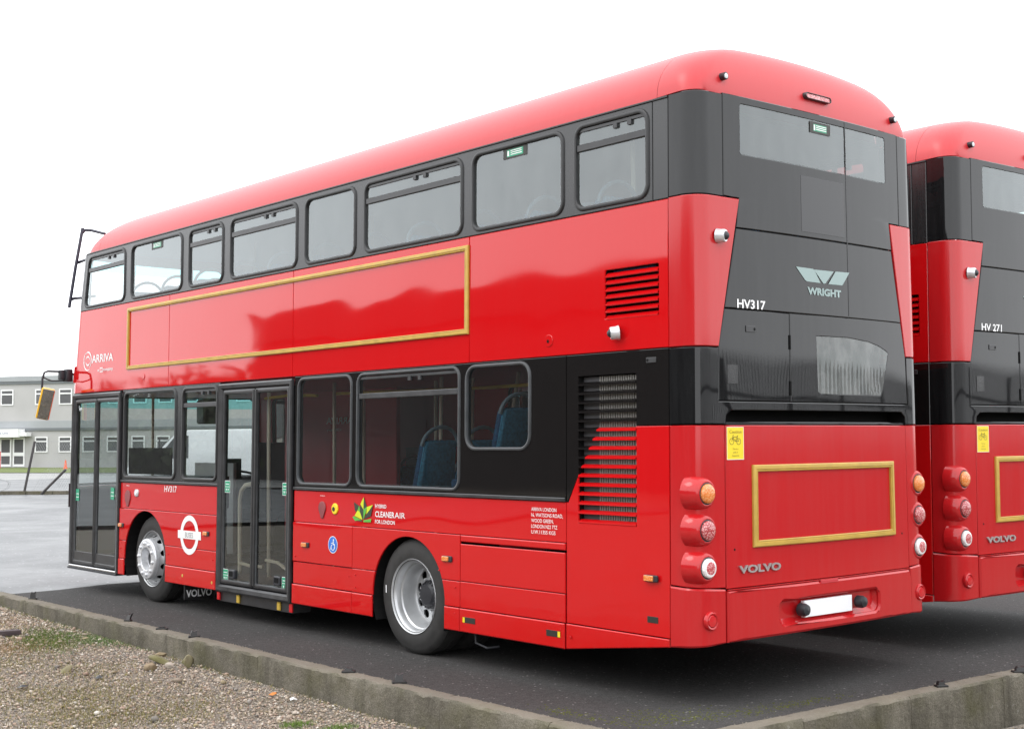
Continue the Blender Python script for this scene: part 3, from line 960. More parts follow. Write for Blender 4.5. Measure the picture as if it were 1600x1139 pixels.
# chain-link fence on a low far kerb with two leaning posts
FA = Vector((10.02, 40.78, 0)); FD = (Vector((11.66, 39.39, 0)) - FA).normalized(); FN = Vector((-FD.y, FD.x, 0)) * -1
if FN.dot(Vector((-6.5, -6.1, 0)) - FA) < 0: FN = -FN
def FW_(u, z, o=0.0):
    p = FA + FD * u + FN * o
    return (p.x, p.y, z)
def fslab(name, u0, u1, z0, z1, o0, o1, mat, parent=None):
    V = [FW_(u, z, o) for o in (o0, o1) for (u, z) in ((u0, z0), (u1, z0), (u1, z1), (u0, z1))]
    F = [(0, 1, 2, 3), (7, 6, 5, 4), (0, 4, 5, 1), (1, 5, 6, 2), (2, 6, 7, 3), (3, 7, 4, 0)]
    return pydata(name, V, F, mat, parent)
e = bpy.data.objects.new('far_kerb', None); COL.objects.link(e); e['kind'] = 'structure'
for i in range(-9, 26):
    fslab('kerb_stone', i * .92 + .01, i * .92 + .91, -.02, .13 + random.uniform(-.008, .008), -.09, .09, M['kerb'], e)
M['post'] = simple('dark_fence_post', (.05, .045, .045), .6, var=.3)
def fence_post(pts, label):
    o = tube('fence_post', pts, .045, M['post'], None, 8); tag(o, label, 'post', 'leaning fence posts')
fence_post([FW_(.82, .0), FW_(1.18, 1.84)], 'dark fence post leaning right, standing on the far kerb')
fence_post([FW_(1.46, .02, .1), FW_(2.30, .86, .1)], 'dark fence strut leaning steeply right beside the bus front')
def chain_link():
    f = thing('chain_link_fence', 'thin sagging chain-link fence mesh in front of the office', 'fence', tuple(FA))
    V, F = [], []
    r = .0035
    for k in range(-60, 190):
        for sgn in (1, -1):
            u0 = 1.15 + k * .085; 
            if u0 < 1.15 or u0 > 15: continue
            zt = 1.83
            a = Vector(FW_(u0, .15)); b_ = Vector(FW_(u0 + sgn * .95, zt))
            if (u0 + sgn * .95) < 1.12: continue
            v, q = tube_geo([a, b_], r, 3, False)
            bb = len(V); V += v; F += [tuple(i + bb for i in x) for x in q]
    v, q = tube_geo([FW_(1.15, 1.83), FW_(15, 1.87)], .006, 4, False)
    bb = len(V); V += v; F += [tuple(i + bb for i in x) for x in q]
    o = pydata('wire_mesh', V, F, M['wire'], f); o['kind'] = 'stuff'
    o.matrix_parent_inverse = Matrix.Translation(-FA)
    for uu in (5.5, 8.6, 11.7, 14.8):
        o = tube('line_post', [FW_(uu, 0, -.02), FW_(uu, 1.95, -.02)], .03, M['post'], f, 6); o.matrix_parent_inverse = Matrix.Translation(-FA)
chain_link()
def coil():
    pts = []
    for i in range(60):
        a = i / 59 * 2 * math.pi * 2.6
        pts.append(FW_(-.25 + .62 * math.cos(a) + .03 * math.sin(3 * a), .33 + .26 * math.sin(a) + .02 * math.sin(5 * a), .2 + .12 * math.sin(a * .7)))
    o = tube('wire_coil', pts, .007, M['wire'], None, 5)
    tag(o, 'loose coil of fence wire lying on the far kerb', 'wire')
coil()

# white panel van parked in the yard beyond the bus, seen through its cab windows
def van():
    t = thing('van', 'white panel van parked in the yard, seen through the bus cab windows', 'van', (14.5, 34.1, 0))
    t.rotation_euler = (0, 0, math.radians(-35))
    wp = simple('white_van_paint', (.72, .72, .72), .25)
    prof = [(-2.6, .35), (2.45, .35), (2.6, .55), (2.55, .95), (1.75, 1.22), (1.0, 2.02), (.6, 2.16), (-2.5, 2.2), (-2.62, 2.0)]
    bm = bmesh.new()
    a = [bm.verts.new((-p[0], -.95, p[1])) for p in prof]; c = [bm.verts.new((-p[0], .95, p[1])) for p in prof]
    bm.faces.new(a); bm.faces.new(c[::-1])
    for i in range(len(prof)): bm.faces.new((a[i], c[i], c[(i + 1) % len(prof)], a[(i + 1) % len(prof)]))
    bmesh.ops.recalc_face_normals(bm, faces=bm.faces[:])
    bmesh.ops.bevel(bm, geom=bm.edges[:], offset=.06, segments=2, affect='EDGES', profile=.6)
    from_bm('body', bm, wp, t, True)
    for sy in (-1, 1):
        V = [(-.55, sy * .957, 1.25), (-1.55, sy * .957, 1.25), (-.98, sy * .957, 1.95), (-.55, sy * .957, 1.98)]
        pydata('side_window', V, [(0, 1, 2, 3)], M['office_glass'], t)
        for px in (-1.7, 1.6):
            V, F = lathe_geo([(0, 0), (0, .2), (.01, .33), (.2, .33), (.2, 0)], 24)
            pydata('wheel', [(px + v[1], sy * .97 - sy * v[0], .33 + v[2]) for v in V], F, M['tyre'], t, True)
    pydata('windscreen', [(-1.72, -.8, 1.275), (-1.72, .8, 1.275), (-1.08, .72, 1.965), (-1.08, -.72, 1.965)], [(0, 1, 2, 3)], M['office_glass'], t).location = (-.012, 0, .012)
    box('bumper', -2.68, -2.5, -.9, .9, .35, .62, M['trim'], t, .03)
    for sy in (-.72, .72): box('headlight', -2.63, -2.5, sy - .16, sy + .16, .72, .9, M['plate'], t, .02)
van()

# overhead line far off
o = tube('overhead_cable', [(-40, 150, 12.6), (20, 128, 12.0), (80, 106, 12.4)], .02, M['wire'], None, 4)
tag(o, 'thin overhead cable crossing the pale sky above the office', 'cable')

# what the bus flanks mirror from behind and beside the photographer: a long dark shed, trees further round, palisade fence
M['shed'] = simple('dark_shed_cladding', (.05, .046, .044), .7, var=.2, vscale=.3)
M['shed_roof'] = simple('shed_roof', (.12, .12, .125), .7)
def shed():
    s = thing('warehouse', 'long dark clad warehouse with low roof beyond the gravel', 'building', (-46, 88, -.3))
    def wb(name, x0, x1, y0, y1, z0, z1, mat):
        return box(name, x0, x1, y0, y1, z0, z1, mat, s)
    wb('wall', -30, 0, -126, 0, 0, 10.6, M['shed'])
    V = [(-30.4, -126.4, 10.6), (.5, -126.4, 10.6), (.5, .4, 10.6), (-30.4, .4, 10.6), (-15, -126.4, 13.4), (-15, .4, 13.4)]
    pydata('roof', V, [(0, 1, 4), (1, 2, 5, 4), (2, 3, 5), (3, 0, 4, 5), (0, 3, 2, 1)], M['shed_roof'], s)
    wb('parapet', -.2, .3, -126, .3, 10.6, 13.0, M['shed'])
    for k in range(9):
        wb('shutter_door', .0, .06, -104 + k * 11.5, -99.5 + k * 11.5, 0, 4.6, M['shed'])
shed()
M['leaf'] = simple('dark_foliage', (.045, .06, .025), .8, var=.5, vscale=1.5)
M['bark'] = simple('bark', (.07, .055, .04), .9, var=.3)
def tree(x, y, h, w, seed, label):
    r = np.random.default_rng(seed)
    t = thing('tree', label, 'tree', (x, y, -.5), 'trees beyond the gravel')
    V, F = tube_geo([(0, 0, 0), (.1, 0, h * .35), (.0, .1, h * .75)], [.22, .16, .05], 8)
    lim = [(V, F)]
    for k in range(6):
        a = k * 1.05; z0 = h * r.uniform(.25, .5)
        lim.append(tube_geo([(0, 0, z0), (w * .45 * math.cos(a), w * .45 * math.sin(a), z0 + h * .25)], [.08, .03], 6))
    V, F = merge_geo(lim)
    pydata('trunk', V, F, M['bark'], t, True)
    n = 5200
    cl = [(r.normal() * w * .28, r.normal() * w * .28, h * r.uniform(.12, .92)) for _ in range(14)]
    V, F = [], []
    for _ in range(n):
        c = cl[r.integers(0, 14)]
        p = np.array(c) + r.normal(size=3) * w * .13
        d1 = r.normal(size=3); d1 /= np.linalg.norm(d1); d2 = np.cross(d1, r.normal(size=3)); d2 /= np.linalg.norm(d2)
        s = r.uniform(.25, .6)
        b = len(V); V += [tuple(p - d1 * s), tuple(p + d2 * s * .6), tuple(p + d1 * s), tuple(p - d2 * s * .6)]; F.append((b, b + 1, b + 2, b + 3))
    o = pydata('crown', V, F, M['leaf'], t); o['kind'] = 'stuff'
for i, (x, y, h, w, l) in enumerate([(-47, 91.5, 8.4, 7, 'added dense tree closing the gap at the warehouse end'), (-47, 98.5, 8.2, 8, 'broad bushy tree, first one clear of the warehouse'), (-46, 106, 6.6, 8, 'low rounded tree, second beyond the warehouse'), (-48, 118, 8.2, 9, 'larger spreading tree, third beyond the warehouse'), (-44, 134, 7.0, 8, 'farthest bushy tree beyond the warehouse')]):  # first tree is unseen, added to close a bright gap in the reflections
    tree(x, y, h, w, 60 + i, l)

def palisade():
    f = thing('palisade_fence', 'tall grey steel palisade fence behind the gravel', 'fence', (-3, -8.2, -.4))
    M['galv'] = simple('galvanised_steel', (.07, .072, .075), .5, .2)
    me = None
    for k in range(210):
        if me is None:
            bm = bmesh.new()
            pr = [(-.032, 0), (-.012, .02), (.012, .02), (.032, 0), (.0, .012)]
            vv = [[bm.verts.new((p[0], p[1], z)) for p in pr] for z in (.05, 3.3)]
            tip = bm.verts.new((0, .015, 3.5))
            for i in range(5):
                j = (i + 1) % 5
                bm.faces.new((vv[0][i], vv[0][j], vv[1][j], vv[1][i])); bm.faces.new((vv[1][i], vv[1][j], tip))
            me = bpy.data.meshes.new('pale'); bm.to_mesh(me); bm.free(); me.materials.append(M['galv'])
        p = bpy.data.objects.new('pale', me); COL.objects.link(p); p.parent = f; p.location = (k * .115, .03, 0)
    for z in (.5, 2.8): box('rail', -.1, 24, -.02, .03, z, z + .06, M['galv'], f)
    for k in range(10): box('fence_post', k * 2.7 - .05, k * 2.7 + .05, -.12, -.02, 0, 3.3, M['galv'], f)
palisade()
# ================================================================== THE BUS
W = 2.64
CX = W / 2
KL = 0.0125
R_ = random.Random(3)
def lean(z): return KL * (z - 0.25)
def SW(y, z, o):                       # nearside flank: y forward, z up, o outwards
    return (lean(z) - o, y, z)
def OW(y, z, o):                       # offside flank
    return (W - lean(z) + o, y, z)
RB, RA = -0.245, 0.14                  # rear face plane, corner radius
def rear_plan(s, o):
    def core(s):
        if s < -0.08:
            return (0.0, -0.105 + (-0.08 - s), -1.0, 0.0)
        if s < 0.14:
            a = (s + 0.08) / 0.22 * math.pi / 2
            return (RA - RA * math.cos(a), -0.105 - RA * math.sin(a), -math.cos(a), -math.sin(a))
        t = (s - CX) / (CX - 0.14)
        return (s, RB - 0.035 * (1 - t * t), 0.0, -1.0)
    if s <= CX:
        x, y, nx, ny = core(s)
    else:
        x, y, nx, ny = core(W - s); x = W - x; nx = -nx
    return x + nx * o, y + ny * o
def RW(s, z, o):                       # rear face, wraps round both corners
    x, y = rear_plan(s, o)
    k = 1 - lean(z) / CX
    return (CX + (x - CX) * k, y, z)
FZ = [(0.0, 9.97), (0.26, 9.965), (2.36, 9.93), (3.37, 9.80), (4.065, 9.665), (4.5, 9.5)]
def front_y(z):
    return float(np.interp(z, [a for a, b in FZ], [b for a, b in FZ]))
def FWm(s, z, o):                      # front face
    fy = front_y(z)
    def core(s):
        if s < -0.08: return (0.0, fy + 0.02 - (-0.08 - s), -1.0, 0.0)
        if s < 0.16:
            a = (s + 0.08) / 0.24 * math.pi / 2
            return (0.16 - 0.16 * math.cos(a), fy + 0.02 + 0.16 * math.sin(a), -math.cos(a), math.sin(a))
        t = (s - CX) / (CX - 0.16)
        return (s, fy + 0.18 + 0.17 * (1 - t * t), 0.0, 1.0)
    if s <= CX: x, y, nx, ny = core(s)
    else:
        x, y, nx, ny = core(W - s); x = W - x; nx = -nx
    k = 1 - lean(z) / CX
    return (CX + (x + nx * o - CX) * k, y + ny * o, z)

RC = [-0.08 + 0.22 * i / 8 for i in range(9)]
REAR_CUTS = RC + [0.35 + 0.195 * i for i in range(11)] + [W - c for c in RC]
FC = [-0.08 + 0.24 * i / 6 for i in range(7)]
FRONT_CUTS = FC + [0.4 + 0.23 * i for i in range(9)] + [W - c for c in FC]

bus = thing('bus', 'nearer red double-decker bus, HV317 in white on its dark rear, filling the centre', 'bus', (0, 0, 0), 'parked red double-decker buses')

def side(name, poly, mat, holes=(), off=0.0, mapf=SW, thick=0.014, chamf=0.004, label=None, cuts_v=()):
    return skin(name, poly, mapf, mat, bus, holes, off, thick, (), cuts_v, chamf, label)
def rect(u0, u1, v0, v1): return [(u0, v0), (u1, v0), (u1, v1), (u0, v1)]
def arch(cy, cz, r, a0, a1, n=22):     # degrees, 0 = +y
    return [(cy + r * math.cos(math.radians(a0 + (a1 - a0) * i / n)), cz + r * math.sin(math.radians(a0 + (a1 - a0) * i / n))) for i in range(n + 1)]

# ---- windows ------------------------------------------------------
UP = [(8.548, 9.605, True), (7.108, 8.405, False), (6.193, 6.972, True), (4.747, 6.060, True), (3.758, 4.625, False),
      (2.224, 3.640, True), (1.030, 2.120, False), (0.172, 0.928, True)]
UZ0, UZ1 = 3.392, 4.032
def skew1(P):                           # front window has a raked leading edge
    return [(u + (4.03 - z) * 0.19 * max(0, (u - 8.55) / 1.05), z) for u, z in P]
def win_loops(y0, y1, z0, z1, r, first=False, fw=.036):
    f = skew1 if first else (lambda p: p)
    return (f(rrect(y0, y1, z0, z1, r)), f(rrect(y0 + fw, y1 - fw, z0 + fw, z1 - fw, max(.02, r - .03))),
            f(rrect(y0 + .016, y1 - .016, z0 + .016, z1 - .016, max(.02, r - .012))))

def side_window(y0, y1, z0, z1, mapf, hopper, gl, r=.10, first=False, rub='rubber', zbar=3.855, barh=.026):
    o, i, h = win_loops(y0, y1, z0, z1, r, first, .029 if rub == 'alu_frame' else .036)
    w = ring_skin('window', o, i, mapf, M[rub], bus, 0.0, .013, -.022)
    skin('pane', i, mapf, M[gl], w, off=-.008, thick=0, chamf=0)
    if hopper:
        fx = 1 if not first else 1
        yb1 = y1 - .036 + ((4.03 - zbar) * .19 if first else 0)
        skin('vent_bar', rect(y0 + .032, yb1, zbar - barh, zbar + barh), mapf, M['trim'], w, off=.006, thick=.03, chamf=.005)
        skin('vent_frame', rect(y0 + .04, yb1 - .006, z1 - .062, z1 - .036), mapf, M['trim'], w, off=.0, thick=.02, chamf=.003)
        ym = (y0 + y1) / 2 - .12
        for dy in (-.07, .07):
            p = mapf(ym + dy, z1 - .075, -.004)
            pydata('vent_latch', [(p[0] + a * .012, p[1] + b * .02, p[2] + c * .018) for a in (-1, 1) for b in (-1, 1) for c in (-1, 1)],
                   [(0, 1, 3, 2), (4, 6, 7, 5), (0, 4, 5, 1), (2, 3, 7, 6), (0, 2, 6, 4), (1, 5, 7, 3)], M['trim'], w)
    return w, h

# upper band, each side
for mapf in (SW, OW):
    holes = []
    for k, (a, b, hp) in enumerate(UP):
        w, h = side_window(a, b, UZ0, UZ1, mapf, hp, 'glass', first=(k == 0))
        holes.append(h)
        if k in (1, 6):                 # emergency exit notice with black border, hung high in the pane
            yc = (a + b) / 2 + (.03 if k == 6 else .0)
            multi_flat('exit_notice', [(rect(yc - .15, yc + .13, 3.915, 4.0), M['ink']), (rect(yc - .105, yc + .085, 3.93, 3.985), M['green_vinyl'])] +
                       [(rect(yc + .06, yc + .08, 3.937, 3.977), M['white_decal'])] +
                       [(rect(yc - .09, yc + .04, z, z + .006), M['white_decal']) for z in (3.942, 3.957, 3.971)], mapf, w, off=-.005)
    front_top, front_bot = front_y(4.062) , front_y(3.373)
    side('upper_window_band', [(.148, 3.373), (front_bot, 3.373), (front_top, 4.062), (.148, 4.062)], M['band'], holes, mapf=mapf)
    side('rear_pillar_panel', rect(.004, .142, 3.373, 4.062), M['band'], mapf=mapf)
    side('gutter_strip', [(.0, 4.056), (front_top, 4.056), (front_y(4.07), 4.07), (.0, 4.07)], M['rubber'], off=.010, mapf=mapf, chamf=.003)

# lower windows, nearside
LZ0, LZ1 = 1.352, 2.345
L1 = side_window(7.19, 8.515, LZ0, LZ1, SW, False, 'glass_clear', .09)
L2 = side_window(6.258, 7.06, LZ0, LZ1, SW, True, 'glass_clear', .09, zbar=2.148, barh=.024)
L3 = side_window(3.792, 4.712, LZ0, 2.352, SW, False, 'glass_low', .10, rub='alu_frame')
L4 = side_window(2.25, 3.723, LZ0, 2.352, SW, True, 'glass_low', .10, rub='alu_frame', zbar=2.146, barh=.024)
L5 = side_window(1.397, 2.188, 1.674, 2.349, SW, False, 'glass_low', .12, rub='alu_frame')
side('driver_window_band', rect(6.226, 8.558, 1.338, 2.362), M['band'], [L1[1], L2[1]])
side('lower_window_band', rect(1.016, 4.766, 1.338, 2.362), M['black'], [L3[1], L4[1], L5[1]])
side('waist_trim', rect(1.016, 4.762, 1.308, 1.338), M['trim'], off=.014, chamf=.006)
side('waist_trim', rect(6.226, 8.562, 1.308, 1.338), M['trim'], off=.014, chamf=.006)
# lower windows, offside
OL = [(8.45, 9.6, LZ0 - .1, LZ1), (3.792, 4.712, LZ0, LZ1), (2.25, 3.723, LZ0, LZ1), (1.397, 2.188, 1.674, LZ1)]
oh = []
for k, (a, b, c, d) in enumerate(OL):
    w, h = side_window(a, b, c, d, OW, k == 2, 'glass_low', .1, zbar=2.146, barh=.024); oh.append(h)
side('lower_window_band', rect(.02, 9.93, 1.2, 2.362), M['black'], oh, mapf=OW)
side('offside_skirt', [(.02, .39), (1.0, .264), (2.431, .264)] + [(2.936 - .505 * math.cos(math.radians(a)), .46 + .505 * math.sin(math.radians(a))) for a in np.linspace(0, 180, 26)] + [(3.441, .264), (7.365, .264)] +
     [(7.885 - .52 * math.cos(math.radians(a)), .48 + .52 * math.sin(math.radians(a))) for a in np.linspace(0, 180, 26)] + [(8.405, .264), (9.93, .264), (9.93, 1.194), (.02, 1.194)], M['red'], mapf=OW)

# between decks
for mapf in (SW, OW):
    ys = [.026, 2.143, 2.1475, 4.8135, 4.818, 7.4, 7.4045]
    vent = rrect(.094, .612, 2.592, 2.943, .012)
    side('upper_side_panel', rect(.006, 2.143, 2.368, 3.367), M['red'], [vent], mapf=mapf)
    side('upper_side_panel', rect(2.1475, 4.8135, 2.368, 3.367), M['red'], mapf=mapf)
    side('upper_side_panel', rect(4.818, 7.4, 2.368, 3.367), M['red'], mapf=mapf)
    side('upper_side_panel', [(7.4045, 2.368), (front_y(2.368), 2.368), (front_y(3.367), 3.367), (7.4045, 3.367)], M['red'], mapf=mapf)
    # louvred vent
    def vbox(name, y0, y1, z0, z1, d, mat):
        V = [mapf(y, z, o) for o in (-.012, -d) for (y, z) in ((y0, z0), (y1, z0), (y1, z1), (y0, z1))]
        return pydata(name, V, [(4, 5, 6, 7), (0, 1, 5, 4), (1, 2, 6, 5), (2, 3, 7, 6), (3, 0, 4, 7)], mat, bus)
    vbox('vent_recess', .092, .614, 2.59, 2.945, .10, M['void'])
    for k in range(7):
        zt = 2.938 - k * .0498
        sec = [(.001, zt - .047), (.002, zt - .040), (-.022, zt - .016), (-.040, zt - .010), (-.042, zt - .014), (-.006, zt - .05)]
        V = [mapf(y, z, o) for y in (.100, .606) for (o, z) in sec]
        n_ = len(sec)
        F = [(i, (i + 1) % n_, n_ + (i + 1) % n_, n_ + i) for i in range(n_)]
        pydata('louvre', V, F, M['red'], bus)

# gold advert frame on the nearside, mitred moulding
def gold_frame(u0, u1, v0, v1, mapf, wd, label=None):
    o = [(u0, v0), (u1, v0), (u1, v1), (u0, v1)]; i = [(u0 + wd, v0 + wd), (u1 - wd, v0 + wd), (u1 - wd, v1 - wd), (u0 + wd, v1 - wd)]
    V, F = [], []
    def lp(t): return [(a[0] + (b[0] - a[0]) * t, a[1] + (b[1] - a[1]) * t) for a, b in zip(o, i)]
    def dens(P):
        out_ = []
        for k in range(4):
            a, b = P[k], P[(k + 1) % 4]
            for q in range(10): out_.append((a[0] + (b[0] - a[0]) * q / 10, a[1] + (b[1] - a[1]) * q / 10))
        return out_
    prof = [(0, 0.0), (0, .014), (.15, .02), (.62, .021), (.70, .014), (.82, .014), (.88, .018), (1, .016), (1, 0.0)]
    for t, of in prof: V += [mapf(p[0], p[1], of) for p in dens(lp(t))]
    n_ = 40
    for j in range(len(prof) - 1):
        for k in range(n_): F.append((j * n_ + k, j * n_ + (k + 1) % n_, (j + 1) * n_ + (k + 1) % n_, (j + 1) * n_ + k))
    o_ = pydata('advert_frame', V, F, M['gold'], bus, label=label)
    shade(o_.data, 25)
    return o_
gold_frame(2.146, 8.452, 2.594, 3.302, SW, .042, 'long empty gold advert frame on the flank')

# ---- lower red skirts, nearside ------------------------------------
F0, F1 = .264, .443
ra = lambda a0, a1: arch(2.936, .46, .505, a0, a1)
fa = lambda a0, a1: arch(7.885, .48, .52, a0, a1)
red = M['red']
side('waist_panel', rect(1.016, 4.757, 1.016, 1.305), red, off=0)
side('waist_panel', rect(6.232, 8.557, 1.016, 1.305), red, off=0)
U = .012
# behind the rear wheel: engine side flaps
side('skirt_panel', rect(1.016, 2.231, .962, 1.012), red, off=U, chamf=.007)
side('hatch_flap', rect(1.016, 2.231, .655, .944), red, off=U, chamf=.005)
side('skirt_panel', rect(1.016, 2.231, .449, .650), red, off=U)
side('skirt_flange', rect(1.016, 2.231, F0, F1), red, off=.020, chamf=.007)
th = math.degrees(math.asin(.193 / .505))
side('arch_panel', [(2.236, .653)] + [(2.936 + .505 * math.cos(math.radians(a)), .46 + .505 * math.sin(math.radians(a))) for a in np.linspace(180 - th, th, 26)][::-1][::-1][::-1][::1][::-1][::-1] [:0] + [(2.236, .653)][:0] +
     [(2.936 - .505 * math.cos(math.radians(a)), .46 + .505 * math.sin(math.radians(a))) for a in np.linspace(th, 180 - th, 26)] + [(3.755, .653), (3.755, 1.012), (2.236, 1.012)], red, off=U)
side('arch_panel', [(2.236, .449), (2.431, .449)] + [(2.936 - .505 * math.cos(math.radians(a)), .46 + .505 * math.sin(math.radians(a))) for a in np.linspace(1, th - .6, 8)] + [(2.236, .648)], red, off=U)
side('arch_panel', [(3.755, .449), (3.755, .648)] + [(2.936 + .505 * math.cos(math.radians(a)), .46 + .505 * math.sin(math.radians(a))) for a in np.linspace(th - .6, 1, 8)] + [(3.441, .449)], red, off=U)
side('skirt_flange', rect(2.236, 2.431, F0, F1), red, off=.020, chamf=.007)
side('skirt_flange', rect(3.441, 3.755, F0, F1), red, off=.020, chamf=.007)
side('skirt_panel', rect(3.760, 4.752, .653, 1.012), red, off=U, chamf=.006)
side('skirt_panel', rect(3.760, 4.752, .449, .646), red, off=.004)
side('skirt_flange', rect(3.760, 4.752, F0, F1), red, off=.020, chamf=.007)
# round the front wheel
th2 = math.degrees(math.asin(.173 / .52))
side('arch_panel', [(6.236, .653)] + [(7.885 - .52 * math.cos(math.radians(a)), .48 + .52 * math.sin(math.radians(a))) for a in np.linspace(th2, 180 - th2, 26)] + [(8.556, .653), (8.556, 1.012), (6.236, 1.012)], red, off=U)
side('skirt_panel', [(6.236, .449), (7.364, .449)] + [(7.885 - .52 * math.cos(math.radians(a)), .48 + .52 * math.sin(math.radians(a))) for a in np.linspace(1, th2 - .6, 8)] + [(6.236, .648)], red, off=U)
side('arch_panel', [(8.556, .449), (8.556, .648)] + [(7.885 + .52 * math.cos(math.radians(a)), .48 + .52 * math.sin(math.radians(a))) for a in np.linspace(th2 - .6, 1, 8)] + [(8.406, .449)], red, off=U)
side('skirt_flange', rect(6.236, 7.364, F0, F1), red, off=.020, chamf=.007)
side('skirt_flange', rect(8.406, 8.556, F0, F1), red, off=.020, chamf=.007)
side('front_column', [(9.962, .262), (10.02, .262), (10.02, 1.22), (9.952, 1.22)][:0] or [(9.948, .262), (9.99, .262), (9.985, 1.22), (9.948, 1.22)], red, off=.004)

# ---- rear end flank: engine bay side with radiator grille -----------
side('engine_side_panel', [(1.011, 2.362), (.006, 2.362), (.006, 1.848), (.311, 1.848), (.311, 2.206), (.887, 2.206), (.887, 1.508), (.997, 1.314), (1.011, 1.314)], M['black'], label='black upper part of the engine side panel')
side('engine_side_panel', [(.006, 1.843), (.006, .443), (1.011, .449), (1.011, 1.306), (.993, 1.306), (.887, 1.500), (.887, 1.165), (.311, 1.165), (.311, 1.843)], red, label='red lower part of the engine side panel')
side('skirt_flange', [(1.011, .264), (.006, .386), (.006, .437), (1.011, .443)], red, off=.008, chamf=.006)
def rad():
    V = [SW(y, z, o) for o in (-.004, -.13) for (y, z) in ((.309, 1.163), (.889, 1.163), (.889, 2.208), (.309, 2.208))]
    pydata('grille_recess', V, [(4, 5, 6, 7), (0, 1, 5, 4), (1, 2, 6, 5), (2, 3, 7, 6), (3, 0, 4, 7)], M['void'], bus)
    parts = []
    y = .318
    while y < .70:
        V = [SW(yy, z, o) for o in (-.036, -.06) for (yy, z) in ((y, 1.17), (y + .011, 1.17), (y + .011, 2.2), (y, 2.2))]
        parts.append((V, [(0, 1, 2, 3), (0, 4, 5, 1), (1, 5, 6, 2), (2, 6, 7, 3), (3, 7, 4, 0)])); y += .0235
    V, F = merge_geo(parts)
    pydata('radiator_fins', V, F, M['radiator'], bus)
    V = [SW(yy, z, -.05) for (yy, z) in ((.70, 1.17), (.88, 1.17), (.88, 2.2), (.70, 2.2))]
    pydata('radiator_tank', V, [(0, 1, 2, 3)], M['lining_dark'], bus)
    V = [SW(yy, z, -.061) for (yy, z) in ((.315, 1.17), (.70, 1.17), (.70, 2.2), (.315, 2.2))]
    pydata('radiator_core', V, [(0, 1, 2, 3)], M['lining_dark'], bus)
    def slat(y0, y1, zt, mat):
        sec = [(.003, zt - .006), (.003, zt + .005), (-.004, zt + .009), (-.030, zt + .021), (-.032, zt + .016), (-.008, zt - .006)]
        V = [SW(y, z, o) for y in (y0, y1) for (o, z) in sec]; n_ = 6
        pydata('louvre', V, [(i, (i + 1) % n_, n_ + (i + 1) % n_, n_ + i) for i in range(n_)], mat, bus)
    for k in range(16):
        zt = 2.143 - k * .0648
        yb = .682 + (1.845 - zt) * (.887 - .682) / (1.845 - 1.503)       # where black gives way to red
        if zt > 1.845: slat(.312, .886, zt, M['black'])
        elif yb > .886: slat(.312, .886, zt, red)
        else: slat(yb, .886, zt, M['black']); slat(.312, yb, zt, red)
rad()

# ---- rear end --------------------------------------------------------
def rear(name, poly, mat, off=0.0, thick=.016, chamf=.005, holes=(), label=None, smooth=True):
    return skin(name, poly, RW, mat, bus, holes, off, thick, REAR_CUTS, (), chamf, label, smooth)
S0 = -.1835
BR, RR_ = M['black_rear'], M['red_rear']
rear('upper_corner_panel', rect(S0, .272, 3.378, 4.074), BR)
rear('upper_corner_panel', rect(2.39, W + .1835, 3.378, 4.078), BR)
glass_hole = rrect(.450, 2.203, 3.684, 4.030, .02)
rear('rear_glass_surround', [(.278, 4.083), (.278, 3.384), (.434, 3.380), (.405, 3.178), (2.262, 3.178), (2.238, 3.384), (2.384, 3.384), (2.384, 4.083)], BR, holes=[glass_hole])
gp = skin('rear_window', glass_hole, RW, M['glass_rear'], bus, off=-.003, thick=0, chamf=0, cuts_u=REAR_CUTS)
multi_flat('exit_notice', [(rect(1.222, 1.470, 3.94, 4.022), M['ink']), (rect(1.265, 1.425, 3.955, 4.005), M['green_vinyl']), (rect(1.268, 1.285, 3.96, 4.0), M['white_decal'])] +
           [(rect(1.295, 1.42, z, z + .006), M['white_decal']) for z in (3.965, 3.978, 3.991)], RW, gp, off=.002)
M['smoked'] = simple('smoked_panel', (.018, .018, .02), .28)
rear('dark_panel', rect(1.104, 1.628, 3.213, 3.612), M['smoked'], off=.0015, thick=.003, chamf=.001)
rear('glass_joint', rect(1.655, 1.664, 2.64, 4.075), M['rubber'], off=.002, thick=.004, chamf=.001)
rear('upper_red_corner', [(S0, 2.366), (.214, 2.366), (.430, 3.372), (S0, 3.372)], RR_, off=.004)
rear('upper_red_corner', [(2.424, 2.370), (W + .1835, 2.370), (W + .1835, 3.374), (2.244, 3.374)], RR_, off=.004)
rear('logo_panel', [(.402, 3.172), (.281, 2.629), (2.368, 2.629), (2.258, 3.172)], BR)
rear('service_door', [(.278, 2.622), (.946, 2.622), (.946, 2.008), (.212, 2.008), (.218, 2.366)], BR)
low_hole = [(1.254, 2.477), (1.633, 2.481), (1.9, 2.462), (2.036, 2.437), (2.14, 2.405), (2.173, 2.387), (2.085, 2.11), (2.058, 2.069), (1.30, 2.067), (1.266, 2.082)]
rear('engine_upper_panel', [(.953, 2.624), (2.366, 2.628), (2.422, 2.366), (2.432, 2.008), (.953, 2.008)], BR, holes=[low_hole])
skin('engine_window', low_hole, RW, M['glass_dusty'], bus, off=-.002, thick=0, chamf=0, cuts_u=REAR_CUTS)
bm = bmesh.new(); bm_box(bm, 1.2, 2.25, -.12, -.10, 2.0, 2.56)
from_bm('engine_window_backing', bm, M['radiator'], bus)
rear('rear_trim', [(S0, 2.358), (.210, 2.358), (.207, 2.001), (2.437, 2.001), (2.428, 2.362), (W + .1835, 2.362), (W + .1835, 1.852), (2.392, 1.852), (2.386, 1.91), (2.335, 1.946), (.335, 1.944), (.282, 1.91), (.274, 1.852), (S0, 1.852)], BR, off=.004)
